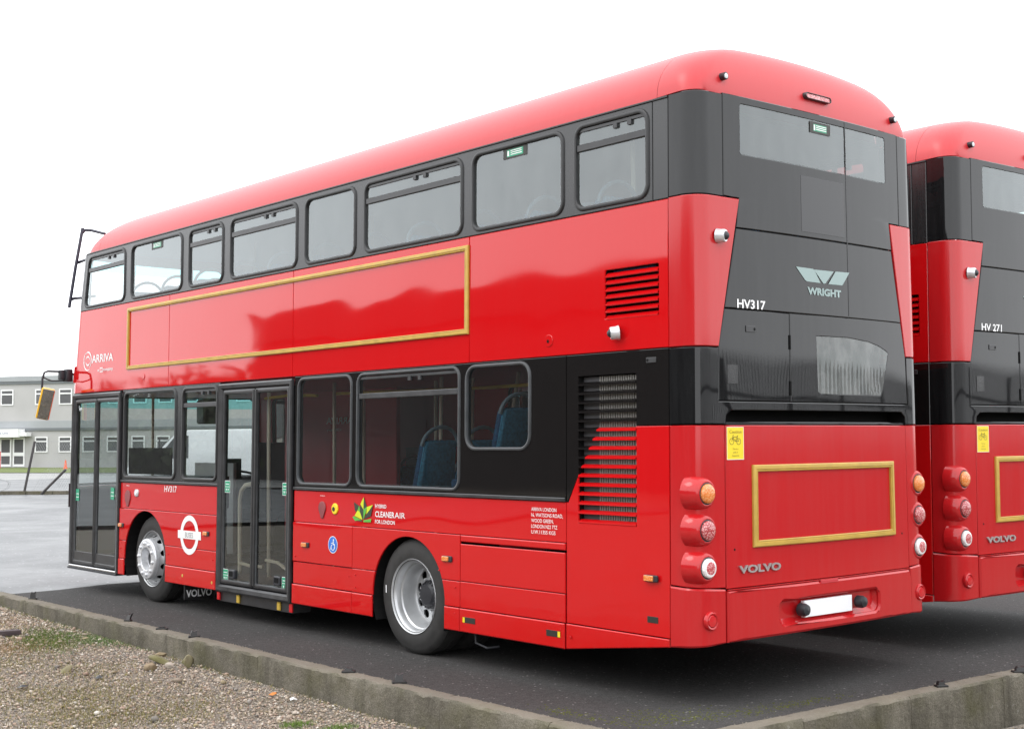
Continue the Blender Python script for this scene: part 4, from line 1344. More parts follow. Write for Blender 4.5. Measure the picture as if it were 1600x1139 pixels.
V = [RW(s, z, o) for o in (.0, -.16) for (s, z) in ((.26, 1.846), (2.40, 1.846), (2.40, 1.955), (.26, 1.955))]
pydata('intake_slot', V, [(4, 5, 6, 7), (0, 1, 5, 4), (1, 2, 6, 5), (2, 3, 7, 6), (3, 0, 4, 7)], M['void'], bus)
rear('slot_ledge', rect(.274, 2.392, 1.846, 1.866), BR, off=-.01)
rear('engine_cover', [(.272, .766), (2.390, .766), (2.391, 1.843), (.272, 1.843)], RR_)
rear('lower_corner_panel', [(S0, .795), (.263, .775), (.266, 1.843), (S0, 1.843)], RR_)
rear('lower_corner_panel', [(2.396, .775), (W + .1835, .795), (W + .1835, 1.845), (2.397, 1.845)], RR_)
rear('bumper_corner', [(S0, .388), (-.05, .398), (.256, .416), (.257, .764), (.1, .778), (S0, .786)], RR_, off=.010, chamf=.012)
rear('bumper_corner', [(2.392, .424), (W + .05, .404), (W + .1835, .394), (W + .1835, .786), (W - .1, .78), (2.392, .766)], RR_, off=.010, chamf=.012)
rec = rrect(.775, 1.935, .487, .648, .05)
rear('bumper', [(.263, .418), (2.387, .424), (2.387, .700), (2.36, .756), (.263, .752)], RR_, off=.022, thick=.04, chamf=.016, holes=[rec])
V = []
Ptop = rrect(.772, 1.938, .484, .651, .05, 5); Pin = rrect(.80, 1.91, .52, .635, .04, 5)
for P_, o in ((Ptop, .008), (Ptop, -.002), (Pin, -.028)): V += [RW(p[0], p[1], o) for p in P_]
n_ = len(Ptop)
F = [(j * n_ + k, j * n_ + (k + 1) % n_, (j + 1) * n_ + (k + 1) % n_, (j + 1) * n_ + k) for j in range(2) for k in range(n_)]
F += [tuple(2 * n_ + i for i in t) for t in tessellate_polygon([[Vector((p[0], p[1], 0)) for p in Pin]])]
pydata('plate_recess', V, F, RR_, bus)
rear('bumper_top_lip', [(.27, .757), (2.38, .759), (2.36, .764), (.27, .763)], RR_, off=.016, chamf=.001)
rear('release_handle', rect(1.22, 1.42, .735, .758), M['lining_red'], off=.0245, thick=.01, chamf=.002)
rear('number_plate', [(1.045, .515), (1.597, .515), (1.597, .628), (1.045, .628)], M['plate'], off=.012, thick=.03, chamf=.002, label='blank white number plate')
def plate_lamp(s):
    x, y = rear_plan(s, .02)
    V, F = lathe_geo([(-.02, .045), (.02, .045), (.042, .036), (.05, .0)], 20)
    V = [(x + v[1], y - v[0], .572 + v[2]) for v in V]
    pydata('plate_lamp', V, F, M['dark_steel'], bus, True)
plate_lamp(1.012); plate_lamp(1.682)
gold_frame(.527, 2.188, 1.025, 1.576, RW, .044, 'empty gold advert frame on the engine cover')

# rear lamp pods
def pod(x, z, kind, sgn):
    V, F = [], []
    n_ = 28
    ys = [(-.13, .128, .006), (-.170, .124, .005), (-.200, .116, .004), (-.224, .106, .002), (-.240, .096, 0), (-.249, .087, 0), (-.253, .079, 0), (-.252, .073, 0), (-.238, .071, 0)]
    for (y, r, sh) in ys:
        for k in range(n_):
            a = 2 * math.pi * k / n_
            V.append((x + sgn * sh * .75 + r * math.cos(a), y, z + sh * .25 + r * math.sin(a)))
    F = [(j * n_ + k, j * n_ + (k + 1) % n_, (j + 1) * n_ + (k + 1) % n_, (j + 1) * n_ + k) for j in range(len(ys) - 1) for k in range(n_)]
    h = pydata('lamp_pod', V, F, RR_, bus, True)
    def disc(name, prof, mat):
        V, F = lathe_geo(prof, n_)
        V = [(x + v[1], -.240 - v[0], z + v[2]) for v in V]
        return pydata(name, V, F, mat, h, True)
    disc('bezel', [(0, .074), (.012, .073), (.014, .066), (.006, .064)], M['dark_steel'])
    if kind == 'tail':
        disc('lens', [(.004, .065), (.026, .063), (.034, .056), (.037, .042)], M['lamp_tail'])
        disc('lens_centre', [(.037, .0425), (.040, .03), (.041, 0)], M['lamp_centre'])
    else:
        disc('lens', [(.004, .065), (.026, .063), (.036, .054), (.041, .035), (.042, 0)], M['lamp_amber' if kind == 'amber' else 'lamp_stop'])
for z, k in ((1.397, 'amber'), (1.157, 'stop'), (.914, 'tail')):
    pod(.096, z, k, -.6)
    pod(2.531, z + .002, k, .6)
def reflector(s):
    x, y = rear_plan(s, .012)
    def disc(name, prof, mat, par):
        V, F = lathe_geo(prof, 24); V = [(x + v[1], y - v[0], .571 + v[2]) for v in V]
        return pydata(name, V, F, mat, par, True)
    r = disc('reflector', [(-.012, .062), (.006, .06), (.014, .052), (.010, .042)], RR_, bus)
    disc('reflector_lens', [(.006, .041), (.013, .036), (.016, 0)], M['lens_red'], r)
reflector(.118); reflector(2.515)
# small fittings
def camera_pod(p, ax, label=None):
    """white barrel with dark dome, axis ax"""
    d = Vector(ax).normalized(); q = d.to_track_quat('X', 'Z')
    def part(name, prof, mat, par):
        V, F = lathe_geo(prof, 20); V = [Vector(p) + q @ Vector(v) for v in V]
        return pydata(name, V, F, mat, par, True)
    b = part('camera', [(-.02, .05), (.0, .046), (.035, .045), (.042, .040), (.042, .0)], M['steel_face'], bus)
    part('camera_dome', [(.040, .030), (.052, .026), (.062, .014), (.065, 0)], M['dark_steel'], b)
x, y = rear_plan(.235, .0); camera_pod((.250, y - .015, 3.103), (.35, -1, -.05))
camera_pod((lean(2.49) - .03, .47, 2.492), (-.7, .55, -.1))
for s in (.335, 2.315):
    x, y = rear_plan(s, 0)
    V, F = lathe_geo([(-.03, .026), (.03, .026), (.034, .02), (.034, 0)], 14)
    V = [(x + v[1], y + .012 - v[0] * .8, 4.197 + v[2]) for v in V]
    mk = pydata('marker_lamp', V, F, M['dark_steel'], bus, True)
    V, F = lathe_geo([(.026, .021), (.034, .018), (.038, 0)], 14); V = [(x + v[1], y + .012 - v[0] * .8, 4.197 + v[2]) for v in V]
    pydata('marker_lens', V, F, M['steel'], mk, True)
def hi_lamp():
    V, F = [], []
    P_ = rrect(1.188, 1.49, 4.182, 4.230, .024, 6); Q_ = rrect(1.198, 1.480, 4.190, 4.222, .016, 6)
    def mp(u, v, o):
        x, y = rear_plan(u, 0); return (x, y + .012 + (v - 4.176) * .12 - o, v)
    h = ring_skin('high_stop_lamp', P_, Q_, mp, M['trim'], bus, -.03, .020, .008)
    skin('high_stop_lens', Q_, mp, M['lamp_centre'], h, off=.012, thick=0, chamf=0)
hi_lamp()
def latch(mapf, u, v, w, h):
    l = skin('latch', rrect(u, u + w, v, v + h, .006), mapf, M['trim'], bus, off=.006, thick=.01, chamf=.002)
    skin('latch_button', circ(u + w * .85, v + h * .5, .010, 10), mapf, M['void'], l, off=.008, thick=.004, chamf=.001)
latch(SW, .117, 2.270, .093, .037)
latch(RW, .482, 2.472, .10, .044)
for z in (2.42, 2.10): rear('hinge', rect(.938, .952, z - .05, z + .05), M['void'], off=.008, thick=.012, chamf=.002)
rear('door_key_plate', rect(.295, .40, 2.12, 2.245), M['band'], off=.003, thick=.006, chamf=.001)
for s, z in ((.35, 1.02), (2.30, 1.03)):
    skin('rivet', circ(s, z, .008, 8), RW, M['void'], bus, off=.002, thick=.004, chamf=.001)

# ---- roof: one pressed shell, rear and front domes jointed ------------
def roof():
    def loop(t_in, h_frac, d_side, d_rear, d_front):
        """closed plan outline pulled in from the gutter line"""
        pts = []
        z0 = 4.07
        sx = lean(z0) + d_side
        yr = RB + .02 + d_rear; yf = front_y(4.06) + .17 - d_front
        rc = min(RA + .16 * t_in, (W - 2 * sx) / 2 * .95)
        rf = min(.30 + .4 * t_in, (W - 2 * sx) / 2 * .95)
        n = 8
        x0, x1 = sx, W - sx
        def bow(x, amt): 
            t = (x - CX) / max(.05, (x1 - x0) / 2); return amt * (1 - t * t)
        ys = np.linspace(yr + rc, yf - rf, 26)
        for y in ys: pts.append((x0, y))
        for i in range(1, n): a = math.pi / 2 * i / n; pts.append((x0 + rf - rf * math.cos(a), yf - rf + rf * math.sin(a)))
        for x in np.linspace(x0 + rf, x1 - rf, 13): pts.append((x, yf))
        for i in range(1, n): a = math.pi / 2 * i / n; pts.append((x1 - rf + rf * math.sin(a), yf - rf + rf * math.cos(a)))
        for y in ys[::-1]: pts.append((x1, y))
        for i in range(1, n): a = math.pi / 2 * i / n; pts.append((x1 - rc + rc * math.cos(a), yr + rc - rc * math.sin(a)))
        for x in np.linspace(x1 - rc, x0 + rc, 15): pts.append((x, yr))
        for i in range(1, n): a = math.pi / 2 * i / n; pts.append((x0 + rc - rc * math.sin(a), yr + rc - rc * math.cos(a)))
        o = []
        for (x, y) in pts:
            yy = y
            fr = max(0.0, 1 - (y - yr) / .5) ; ff = max(0.0, 1 - (yf - y) / .5)
            tb = 1 - ((x - CX) / max(.05, CX - lean(z0))) ** 2
            yy = y - .035 * tb * fr * fr + .17 * tb * ff * ff
            u = (x - CX) / CX
            zb = 4.068 + .018 * max(0, 1 - (y - RB) / .45)
            h = .340 + .088 * (1 - u * u)
            zz = zb + h * h_frac
            # forward end of the roof droops towards the windscreen
            o.append((x, yy, zz - .05 * ff * ff * h_frac))
        return o
    loops = []
    for i in range(11):
        ph = math.pi / 2 * i / 10
        loops.append(loop(i / 10, math.sin(ph), .40 * (1 - math.cos(ph)), .21 * (1 - math.cos(ph)), .55 * (1 - math.cos(ph))))
    for k in range(1, 6):
        f = k / 5
        loops.append(loop(1.0, 1.0, .40 + (1.25 - .40) * f * .98, .21 + .9 * f, .55 + .8 * f))
    n = len(loops[0])
    bm = bmesh.new()
    rows = [[bm.verts.new(p) for p in l] for l in loops]
    base_in = [bm.verts.new((p[0] + (CX - p[0]) * .02, p[1], p[2] - .01)) for p in loops[0]]
    for a, b in [(base_in, rows[0])] + list(zip(rows[:-1], rows[1:])):
        for k in range(n):
            k2 = (k + 1) % n
            bm.faces.new((a[k], a[k2], b[k2], b[k]))
    bm.faces.new(rows[-1])
    bmesh.ops.recalc_face_normals(bm, faces=bm.faces[:])
    for name, lo, hi, m_ in (('rear_roof_dome', -9, .098, M['red_roof']), ('roof_panel', .101, 9.30, M['red_roof']), ('front_roof_dome', 9.303, 99, M['red_roof'])):
        b2 = bm.copy()
        if lo > -5:
            bmesh.ops.bisect_plane(b2, geom=b2.verts[:] + b2.edges[:] + b2.faces[:], plane_co=(0, lo, 0), plane_no=(0, -1, 0), clear_outer=True)
        if hi < 50:
            bmesh.ops.bisect_plane(b2, geom=b2.verts[:] + b2.edges[:] + b2.faces[:], plane_co=(0, hi, 0), plane_no=(0, 1, 0), clear_outer=True)
        from_bm(name, b2, m_, bus, True)
    bm.free()
M['red_roof'] = paint('roof_red_paint', (0.50, 0.014, 0.020), 0.36, 0.62, 0.05, (0.45, 0.16, 0.16), 0.003)
roof()

# ---- front end --------------------------------------------------------
def front(name, poly, mat, off=0.0, holes=(), **k):
    return skin(name, poly, FWm, mat, bus, holes, off, .014, FRONT_CUTS, k.get('cv', ()), .004, k.get('label'), True)
T0, T1 = -.10, W + .10
front('front_panel', rect(-.06, W + .06, .262, 1.225), M['red'])
front('front_panel', rect(T0, T1, 2.368, 3.367), M['red'], cv=(2.7, 3.0))
wsl = rrect(.03, W - .03, 1.26, 2.33, .08); wsu = rrect(.05, W - .05, 3.42, 4.02, .08)
front('windscreen_surround', rect(-.06, W + .06, 1.229, 2.364), M['band'], holes=[wsl])
front('upper_windscreen_surround', rect(T0, T1, 3.371, 4.066), M['band'], holes=[wsu], cv=(3.6, 3.8))
def fglass(name, y0, y1, mat, par=None):
    skin(name, rect(.03, W - .03, y0, y1), FWm, mat, bus, off=-.004, thick=0, chamf=0, cuts_u=FRONT_CUTS, smooth=True)
fglass('windscreen', 1.25, 2.20, M['glass_clear']); fglass('windscreen_tint_strip', 2.2, 2.335, M['glass_tint'])
fglass('upper_windscreen', 3.41, 3.90, M['glass_clear']); fglass('windscreen_tint_strip', 3.90, 4.03, M['glass_tint'])
for k in (0, 1):
    z = 1.10 - k * .30
    p = FWm(-.045, z, .006); 
    def fm(u, v, o, z=z): return FWm(-.05 + u, z + v, o + .003)
    multi_flat('round_notice', [(circ(0, 0, .095, 24, .030), M['white_decal']), (circ(0, 0, .087, 24, .027), M['blue_vinyl']),
                                ([(-.008, .01), (.004, .01), (.004, .055), (-.008, .055)], M['white_decal']), ([(-.012, -.05), (.012, -.05), (.006, .0), (-.006, .0)], M['white_decal'])], fm, bus, off=.002)
front('parking_sensor', rect(.06, .16, .97, 1.26), M['dark_steel'], off=.06)

# front bus mirror on its arm, branch guard rail
def nearside_mirror():
    b = tube('mirror_arm', [(.10, 10.12, 2.61), (-.03, 10.16, 2.645), (-.22, 10.2, 2.648), (-.262, 10.2, 2.63), (-.285, 10.2, 2.55), (-.29, 10.2, 2.40)], .014, M['dark_steel'], bus, 10)
    tube('mirror_stay', [(-.28, 10.2, 2.575), (-.23, 10.2, 2.55), (-.17, 10.2, 2.53), (-.02, 10.16, 2.535)], .009, M['dark_steel'], b, 8)
    bm = bmesh.new()
    bm_box(bm, -.03, .055, 10.08, 10.20, 2.52, 2.675, .012, 2)
    bm_box(bm, -.09, -.02, 10.12, 10.21, 2.545, 2.665, .01, 2)
    from_bm('mirror_bracket', bm, M['dark_steel'], b, True)
    skin('bracket_base', rect(-.05, .10, 2.50, 2.70), FWm, M['red'], bus, off=.02, thick=.03, cuts_u=FRONT_CUTS, chamf=.006)
    # tilted head: housing, yellow back edge, glass towards the driver
    q = Matrix.Translation((-.252, 10.17, 2.24)) @ Matrix.Rotation(math.radians(12), 4, 'Y') @ Matrix.Rotation(math.radians(-20), 4, 'Z') @ Matrix.Rotation(math.radians(14), 4, 'X')
    bm = bmesh.new(); bm_box(bm, -.085, .075, -.01, .075, -.195, .195, .02, 3); bm.transform(q)
    h = from_bm('mirror_head', bm, M['mirror_yellow'], bus, True, 'yellow-backed nearside mirror')
    bm = bmesh.new(); bm_box(bm, -.064, .068, -.016, -.008, -.186, .186, .003, 1); bm.transform(q)
    from_bm('mirror_glass', bm, M['mirror'], h)
    bm = bmesh.new(); bm_box(bm, .068, .076, -.016, .03, -.18, .18, .002, 1); bm.transform(q)
    from_bm('mirror_edge', bm, M['cone'], h)
nearside_mirror()
def guard():
    A = Vector((.165, 10.1, 4.455)); B_ = Vector((.002, 10.1, 3.44))
    g = tube('branch_guard', [A, A.lerp(B_, .5) + Vector((-.006, 0, 0)), B_], .021, M['guard'], bus, 10)
    tube('guard_bracket', [A.lerp(B_, .07), Vector((.19, 10.08, 4.43)), Vector((.25, 10.03, 4.425)), Vector((.33, 9.80, 4.36))], .019, M['guard'], g, 8)
    for t, z in ((.44, 4.03), (.90, 3.555)):
        p = A.lerp(B_, t); fx = FWm(0.02, z, 0)
        tube('guard_bracket', [p, p + Vector((.05, 0, .02)), Vector((fx[0] + .03, fx[1] + .0, z)), Vector((fx[0] + .06, fx[1] - .25, z))], .018, M['guard'], g, 8)
M['guard'] = simple('dark_blue_tube', (.02, .018, .035), .35)
guard()

# ---- doors --------------------------------------------------------------
def door_set(y0, y1, z0, z1, leaves, name, label, zl0, zl1, bottom, cups):
    """leaf frames with rubber edges and glass; y0<y1"""
    fr = ring_skin
    o = rect(y0, y1, z0, z1); i = rect(y0 + .06, y1 - .06, z0 + bottom, z1 - .06)
    d = bpy.data.objects.new(name, None)
    # the fixed frame
    V, F = [], []
    loops = [(o, 0.0), (o, .022), ([(a[0] * .75 + b[0] * .25, a[1] * .75 + b[1] * .25) for a, b in zip(o, i)], .032), ([(a[0] * .25 + b[0] * .75, a[1] * .25 + b[1] * .75) for a, b in zip(o, i)], .026), (i, .006), (i, -.06)]
    for lp, of in loops: V += [SW(p[0], p[1], of) for p in lp]
    F = [(j * 4 + k, j * 4 + (k + 1) % 4, (j + 1) * 4 + (k + 1) % 4, (j + 1) * 4 + k) for j in range(len(loops) - 1) for k in range(4)]
    bpy.data.objects.remove(d)
    d = pydata(name, V, F, M['door_frame'], bus, label=label); shade(d.data, 30)
    for (a, b) in leaves:
        op = rrect(a, b, zl0, zl1, .012, 2); ip = rrect(a + .045, b - .045, zl0 + (.09 if bottom > .1 else .05), zl1 - .05, .02, 2)
        lf = ring_skin('door_leaf', op, ip, SW, M['door_frame'], d, -.02, .012, -.018)
        skin('door_pane', ip, SW, M['glass_clear'] if 'front' in name else M['glass_door'], lf if False else d, off=-.006, thick=0, chamf=0)
    return d
M['glass_door'] = glass('mid_door_glass', (.80, .84, .84), -.02, .008)
md = door_set(4.78, 6.212, .262, 2.345, [(4.845, 5.49), (5.495, 6.145)], 'exit_door', 'closed double-leaf centre door', .34, 2.285, .07, True)
side('door_meeting_edge', rect(5.452, 5.488, .36, 2.27), M['rubber'], off=.022, thick=.03, chamf=.008)
side('door_meeting_edge', rect(5.497, 5.535, .36, 2.27), M['rubber'], off=.022, thick=.03, chamf=.008)
fd = door_set(8.568, 9.965, .262, 2.352, [(8.632, 9.262), (9.268, 9.90)], 'front_door', 'closed double-leaf front door', .30, 2.29, .035, False)
side('door_meeting_edge', rect(9.235, 9.262, .32, 2.27), M['rubber'], off=.02, thick=.03, chamf=.008)
side('door_meeting_edge', rect(9.268, 9.295, .32, 2.27), M['rubber'], off=.02, thick=.03, chamf=.008)
for (a, b) in ((8.65, 9.24), (9.29, 9.885)):
    side('door_kick_panel', rect(a, b, .315, .455), M['door_frame'], off=.004)
side('door_step', rect(8.59, 9.99, .238, .262), M['dark_steel'], off=.03, thick=.3)
side('step_edge', rect(8.60, 9.95, .266, .290), M['chrome'], off=.034, thick=.02, chamf=.006)
# green notices and hand cups on the centre door
for (y, z) in ((6.04, 1.31), (4.915, 1.31), (6.055, .43), (4.905, .43)):
    multi_flat('door_notice', [(rect(y - .055, y + .055, z - .06, z + .06), M['white_decal']), (rect(y - .05, y + .05, z + .002, z + .055), M['green_vinyl']), (rect(y - .05, y + .05, z - .055, z - .003), M['green_vinyl']),
                               (rect(y - .035, y + .035, z + .022, z + .03), M['white_decal']), ([(y - .03, z - .02), (y - .018, z - .045), (y - .006, z - .02)], M['white_decal']), ([(y + .006, z - .02), (y + .018, z - .045), (y + .03, z - .02)], M['white_decal'])], SW, md, off=-.001)
for y in (5.91, 5.03):
    skin('hand_cup', rrect(y - .06, y + .06, .40, .49, .02), SW, M['dark_steel'], md, off=.018, thick=.03, chamf=.008)
    skin('cup_shade_patch', rrect(y - .04, y + .04, .425, .475, .012), SW, M['void'], md, off=.0195, thick=.002, chamf=0)  # flat dark patch painting the shade inside the cup
for (y, z) in ((9.80, 1.13), (8.79, 1.17)):
    multi_flat('door_notice', [(rect(y - .05, y + .05, z - .07, z + .07), M['green_vinyl']), (rect(y - .04, y + .04, z + .01, z + .018), M['white_decal']), (rect(y - .04, y + .04, z - .03, z - .022), M['white_decal'])], SW, fd, off=-.001)
M['amber_tag'] = simple('amber_tag', (.50, .33, .04), .5)
# yellow and red tags under the centre door
side('door_sill', rect(4.80, 6.19, .16, .258), M['trim'], off=-.02, thick=.2)
for (y, m_) in ((5.80, 'amber_tag'), (5.02, 'amber_tag'), (6.20, 'lens_red'), (4.80, 'lens_red')):
    side('sill_marker', rect(y - .026, y + .026, .172, .25), M[m_], off=.0, thick=.015, chamf=.003)

# ---- wheels ----------------------------------------------------------------
def tyre_prof(x0, wd, r):
    e = .05
    return [(x0 + .012, .292), (x0 + .002, .312), (x0, .36), (x0 + .004, .40), (x0 + .006, .405), (x0 + .010, .430), (x0 + .026, .462), (x0 + .050, .476), (x0 + .052, .468), (x0 + .06, .468), (x0 + .062, .478), (x0 + wd / 2 - .006, .479), (x0 + wd / 2 - .004, .470), (x0 + wd / 2 + .004, .470), (x0 + wd / 2 + .006, .479),
            (x0 + wd - .05, .476), (x0 + wd - .02, .455), (x0 + wd, .38), (x0 + wd - .01, .292)]
def wheel_geo_rear(sgn, cx, cy):
    """deep-dish twin rear wheel; sgn +1 opens to -x"""
    w = bpy.data.objects.new('rear_wheel', None); COL.objects.link(w); w.parent = bus; w.location = (cx, cy, .476)
    if sgn < 0: w.rotation_euler = (0, 0, math.pi)
    V, F = merge_geo([lathe_geo(tyre_prof(0, .275, .478), 72), lathe_geo(tyre_prof(.33, .275, .478), 48)])
    pydata('tyre', V, F, M['tyre'], w, True)
    V, F = lathe_geo([(.020, .293), (.000, .300), (-.004, .306), (.004, .309), (.010, .303), (.016, .292), (.04, .280), (.075, .276), (.085, .264), (.14, .254), (.195, .250), (.208, .240), (.215, .236)], 64)
    pydata('rim', V, F, M['steel'], w, True)
    def cone(th, t, o):                   # disc wall, th angle, t radial
        return (.214 - (t - .236) * -.10 - o, t * math.cos(th), t * math.sin(th))
    holes = []
    for k in range(10):
        a = 2 * math.pi * (k + .36) / 10
        holes.append([(a + .040 / .19 * math.cos(q), .192 + .037 * math.sin(q)) for q in np.linspace(0, 2 * math.pi, 17)[:-1]])
    def disc(u, v, o): return cone(u, v, o)
    dsk = skin('wheel_disc', [(0, .237), (0, .11), (2 * math.pi, .11), (2 * math.pi, .237)], disc, M['steel'], w, holes, 0, .012, [2 * math.pi * k / 60 for k in range(1, 60)], (), 0.0, None, True)
    V, F = lathe_geo([(.215, .122), (.165, .120), (.155, .112), (.145, .095), (.130, .080), (.126, .05), (.125, 0)], 40)
    V2 = []
    parts = [(V, F)]
    for k in range(20):
        a = 2 * math.pi * k / 20
        v, f = lathe_geo([(.17, .010), (.146, .010), (.143, .005), (.143, 0)], 8, (0, .104 * math.cos(a), .104 * math.sin(a))); parts.append((v, f))
    V, F = merge_geo(parts)
    pydata('hub', V, F, M['dark_steel'], w, True)
    parts = []
    for k in range(10):
        a = 2 * math.pi * (k + .5) / 10
        parts.append(lathe_geo([(.215, .016), (.185, .016), (.178, .011), (.174, 0)], 8, (0, .143 * math.cos(a), .143 * math.sin(a))))
    for V, F in parts: pydata('wheel_nut', V, F, M['steel_face'], w, True)
    tg = pydata('tyre_tag', [(-.002, -.384, .035), (-.002, -.372, .035), (-.002, -.372, -.03), (-.002, -.384, -.03)], [(0, 1, 2, 3)], M['plate'], w)
    tg.location = (0, .76 if sgn > 0 else 0, .03)
    return w
wheel_geo_rear(1, .028, 2.905)
wheel_geo_rear(-1, W - .028, 2.905)
def wheel_front(sgn, cx, cy):
    w = bpy.data.objects.new('front_wheel', None); COL.objects.link(w); w.parent = bus; w.location = (cx, cy, .476)
    if sgn < 0: w.rotation_euler = (0, 0, math.pi)
    V, F = lathe_geo(tyre_prof(0, .275, .478), 72)
    pydata('tyre', V, F, M['tyre'], w, True)
    V, F = lathe_geo([(.02, .293), (.0, .300), (-.004, .306), (.004, .309), (.010, .303), (.02, .290), (.06, .278), (.07, .270)], 64)
    pydata('rim', V, F, M['steel'], w, True)
    holes = []
    for k in range(10):
        a = 2 * math.pi * (k + .5) / 10
        holes.append([(a + .036 / .25 * math.cos(q), .5 + .26 * math.sin(q)) for q in np.linspace(0, 2 * math.pi, 17)[:-1]])
    def dish(u, v, o):                    # convex wall from rim bed (v=0) to flange (v=1)
        x = .075 - .115 * v ** 1.25; r = .282 - .058 * v - .012 * math.sin(v * math.pi)
        return (x - o * .5, (r + o * .8) * math.cos(u), (r + o * .8) * math.sin(u))
    skin('wheel_disc', [(0, 0), (2 * math.pi, 0), (2 * math.pi, 1), (0, 1)], dish, M['steel'], w, holes, 0, .010, [2 * math.pi * k / 60 for k in range(1, 60)], [.15, .3, .45, .6, .75, .9], 0.0, None, True)
    V, F = lathe_geo([(-.02, .226), (-.050, .226), (-.066, .222), (-.074, .214), (-.076, .205), (-.076, .130), (-.070, .124), (-.02, .118), (.0, .112), (.002, .10), (.002, 0)], 56)
    pydata('hub', V, F, M['steel_face'], w, True)
    parts = []
    for k in range(10):
        a = 2 * math.pi * (k + .25) / 10
        parts.append(lathe_geo([(-.07, .019), (-.088, .018), (-.094, .012), (-.096, 0)], 12, (0, .172 * math.cos(a), .172 * math.sin(a))))
    for V, F in parts: pydata('wheel_nut', V, F, M['steel_face'], w, True)
    V, F = lathe_geo([(.001, .088), (-.005, .086), (-.006, 0)], 28)
    pydata('hub_cap', V, F, M['dark_steel'], w, True)
    return w
wheel_front(1, .062, 7.84)
wheel_front(-1, W - .062, 7.84)

# ---- underside, arches, chassis ----------------------------------------
def arch_liner(cy, cz, r, mapx0, mapx1):
    V, F = [], []
    A = np.linspace(math.radians(-25), math.radians(205), 24)
    for x in (mapx0, mapx1): V += [(x, cy + r * math.cos(a), cz + r * math.sin(a)) for a in A]
    n_ = len(A)
    F = [(k, k + 1, n_ + k + 1, n_ + k) for k in range(n_ - 1)]
    F.append(tuple(n_ + k for k in range(n_)))
    pydata('arch_liner', V, F, M['void'], bus)
for cy, cz, r in ((2.936, .46, .52), (7.885, .48, .535)):
    arch_liner(cy, cz, r, .004, .72); arch_liner(cy, cz, r, W - .004, W - .72)
bm = bmesh.new()
bm_box(bm, .06, W - .06, -.1, 2.36, .43, .47); bm_box(bm, .06, W - .06, 3.5, 7.3, .30, .36); bm_box(bm, .06, W - .06, 8.45, 9.95, .28, .34); bm_box(bm, .74, W - .74, 2.36, 3.5, .34, .42); bm_box(bm, .74, W - .74, 7.3, 8.45, .34, .42)
from_bm('floor_pan', bm, M['void'], bus)
bm = bmesh.new()
bm_box(bm, .4, W - .4, .7, 2.1, .36, .5); bm_box(bm, .6, .75, 2.2, 7.6, .24, .34); bm_box(bm, W - .75, W - .6, 2.2, 7.6, .24, .34)
bm_box(bm, .3, W - .3, 2.83, 2.98, .40, .55); bm_box(bm, .3, W - .3, 7.77, 7.9, .34, .46)
from_bm('chassis', bm, M['void'], bus)
# mud flap behind the front wheel, lettered; small bracket behind the rear wheel
box('mud_flap', .06, .40, 7.05, 7.075, .09, .36, M['stub'], bus, .004)
text('flap_lettering', 'VOLVO', lambda u, v, o: (.075 + u, 7.05 - o, v), 0, .12, .075, M['etch'], bus, w=.30, du=1, bold=.03, off=.004)
tube('tow_loop', [(.10, 2.18, .26), (.10, 2.17, .17), (.12, 2.05, .14), (.2, 2.0, .15)], .010, M['dark_steel'], bus, 6)

# ---- interior ------------------------------------------------------------
bm = bmesh.new()
bm_box(bm, .10, W - .10, -.12, 9.75, 2.405, 2.46)
from_bm('upper_floor', bm, M['floor_in'], bus)
bm = bmesh.new(); bm_box(bm, .10, W - .10, -.06, 9.90, 2.335, 2.395); from_bm('lower_ceiling', bm, M['lining_red'], bus)
skin('front_lining', rect(.0, W, .36, 1.22), FWm, M['lining'], bus, off=-.03, thick=0, chamf=0, cuts_u=FRONT_CUTS)
box('cab_door', 1.42, 1.46, 8.5, 9.5, .38, 1.5, M['lining'], bus)
bm = bmesh.new(); bm_box(bm, .06, W - .06, 3.5, 7.3, .362, .385); bm_box(bm, .06, W - .06, 8.46, 9.9, .362, .385); bm_box(bm, .76, W - .76, 7.3, 8.46, .362, .385); from_bm('lower_floor', bm, M['floor_in'], bus)
bm = bmesh.new(); bm_box(bm, .07, W - .07, .05, 9.4, 4.06, 4.09); from_bm('upper_ceiling', bm, M['lining'], bus)
for mapf in (SW, OW):
    hol = []
    for k, (a, b, hp) in enumerate(UP):
        P_ = rrect(a + .02, b - .02, UZ0 + .02, UZ1 - .02, .09); hol.append(skew1(P_) if k == 0 else P_)
    hol.append(rect(.07, .64, 2.56, 2.97))
    skin('upper_lining', [(.05, 2.47), (9.72, 2.47), (9.6, 4.06), (.05, 4.06)], mapf, M['lining'], bus, hol, -.035, .012, (), (), 0)
skin('lower_lining', rect(.9, 9.9, .36, 2.34), OW, M['lining_red'], bus, [rrect(a + .02, b - .02, c + .02, d - .02, .08) for a, b, c, d in OL], -.035, .012, (), (), 0)
skin('lower_lining', rect(1.05, 4.72, 1.04, 2.34), SW, M['lining_dark'], bus, [rrect(3.812, 4.69, LZ0 + .02, 2.33, .08), rrect(2.27, 3.70, LZ0 + .02, 2.33, .08), rrect(1.42, 2.17, 1.694, 2.33, .08)], -.035, .012, (), (), 0)
skin('lower_lining', rect(6.23, 8.55, 1.04, 2.34), SW, M['lining_dark'], bus, [rrect(7.21, 8.50, LZ0 + .02, 2.33, .07), rrect(6.275, 7.04, LZ0 + .02, 2.33, .07)], -.035, .012, (), (), 0)
box('engine_bulkhead', .06, W - .06, 1.0, 1.04, .36, 2.33, M['lining_dark'], bus)
box('stair_panel', 1.78, 1.83, 5.6, 7.9, .38, 2.33, M['lining_red'], bus)
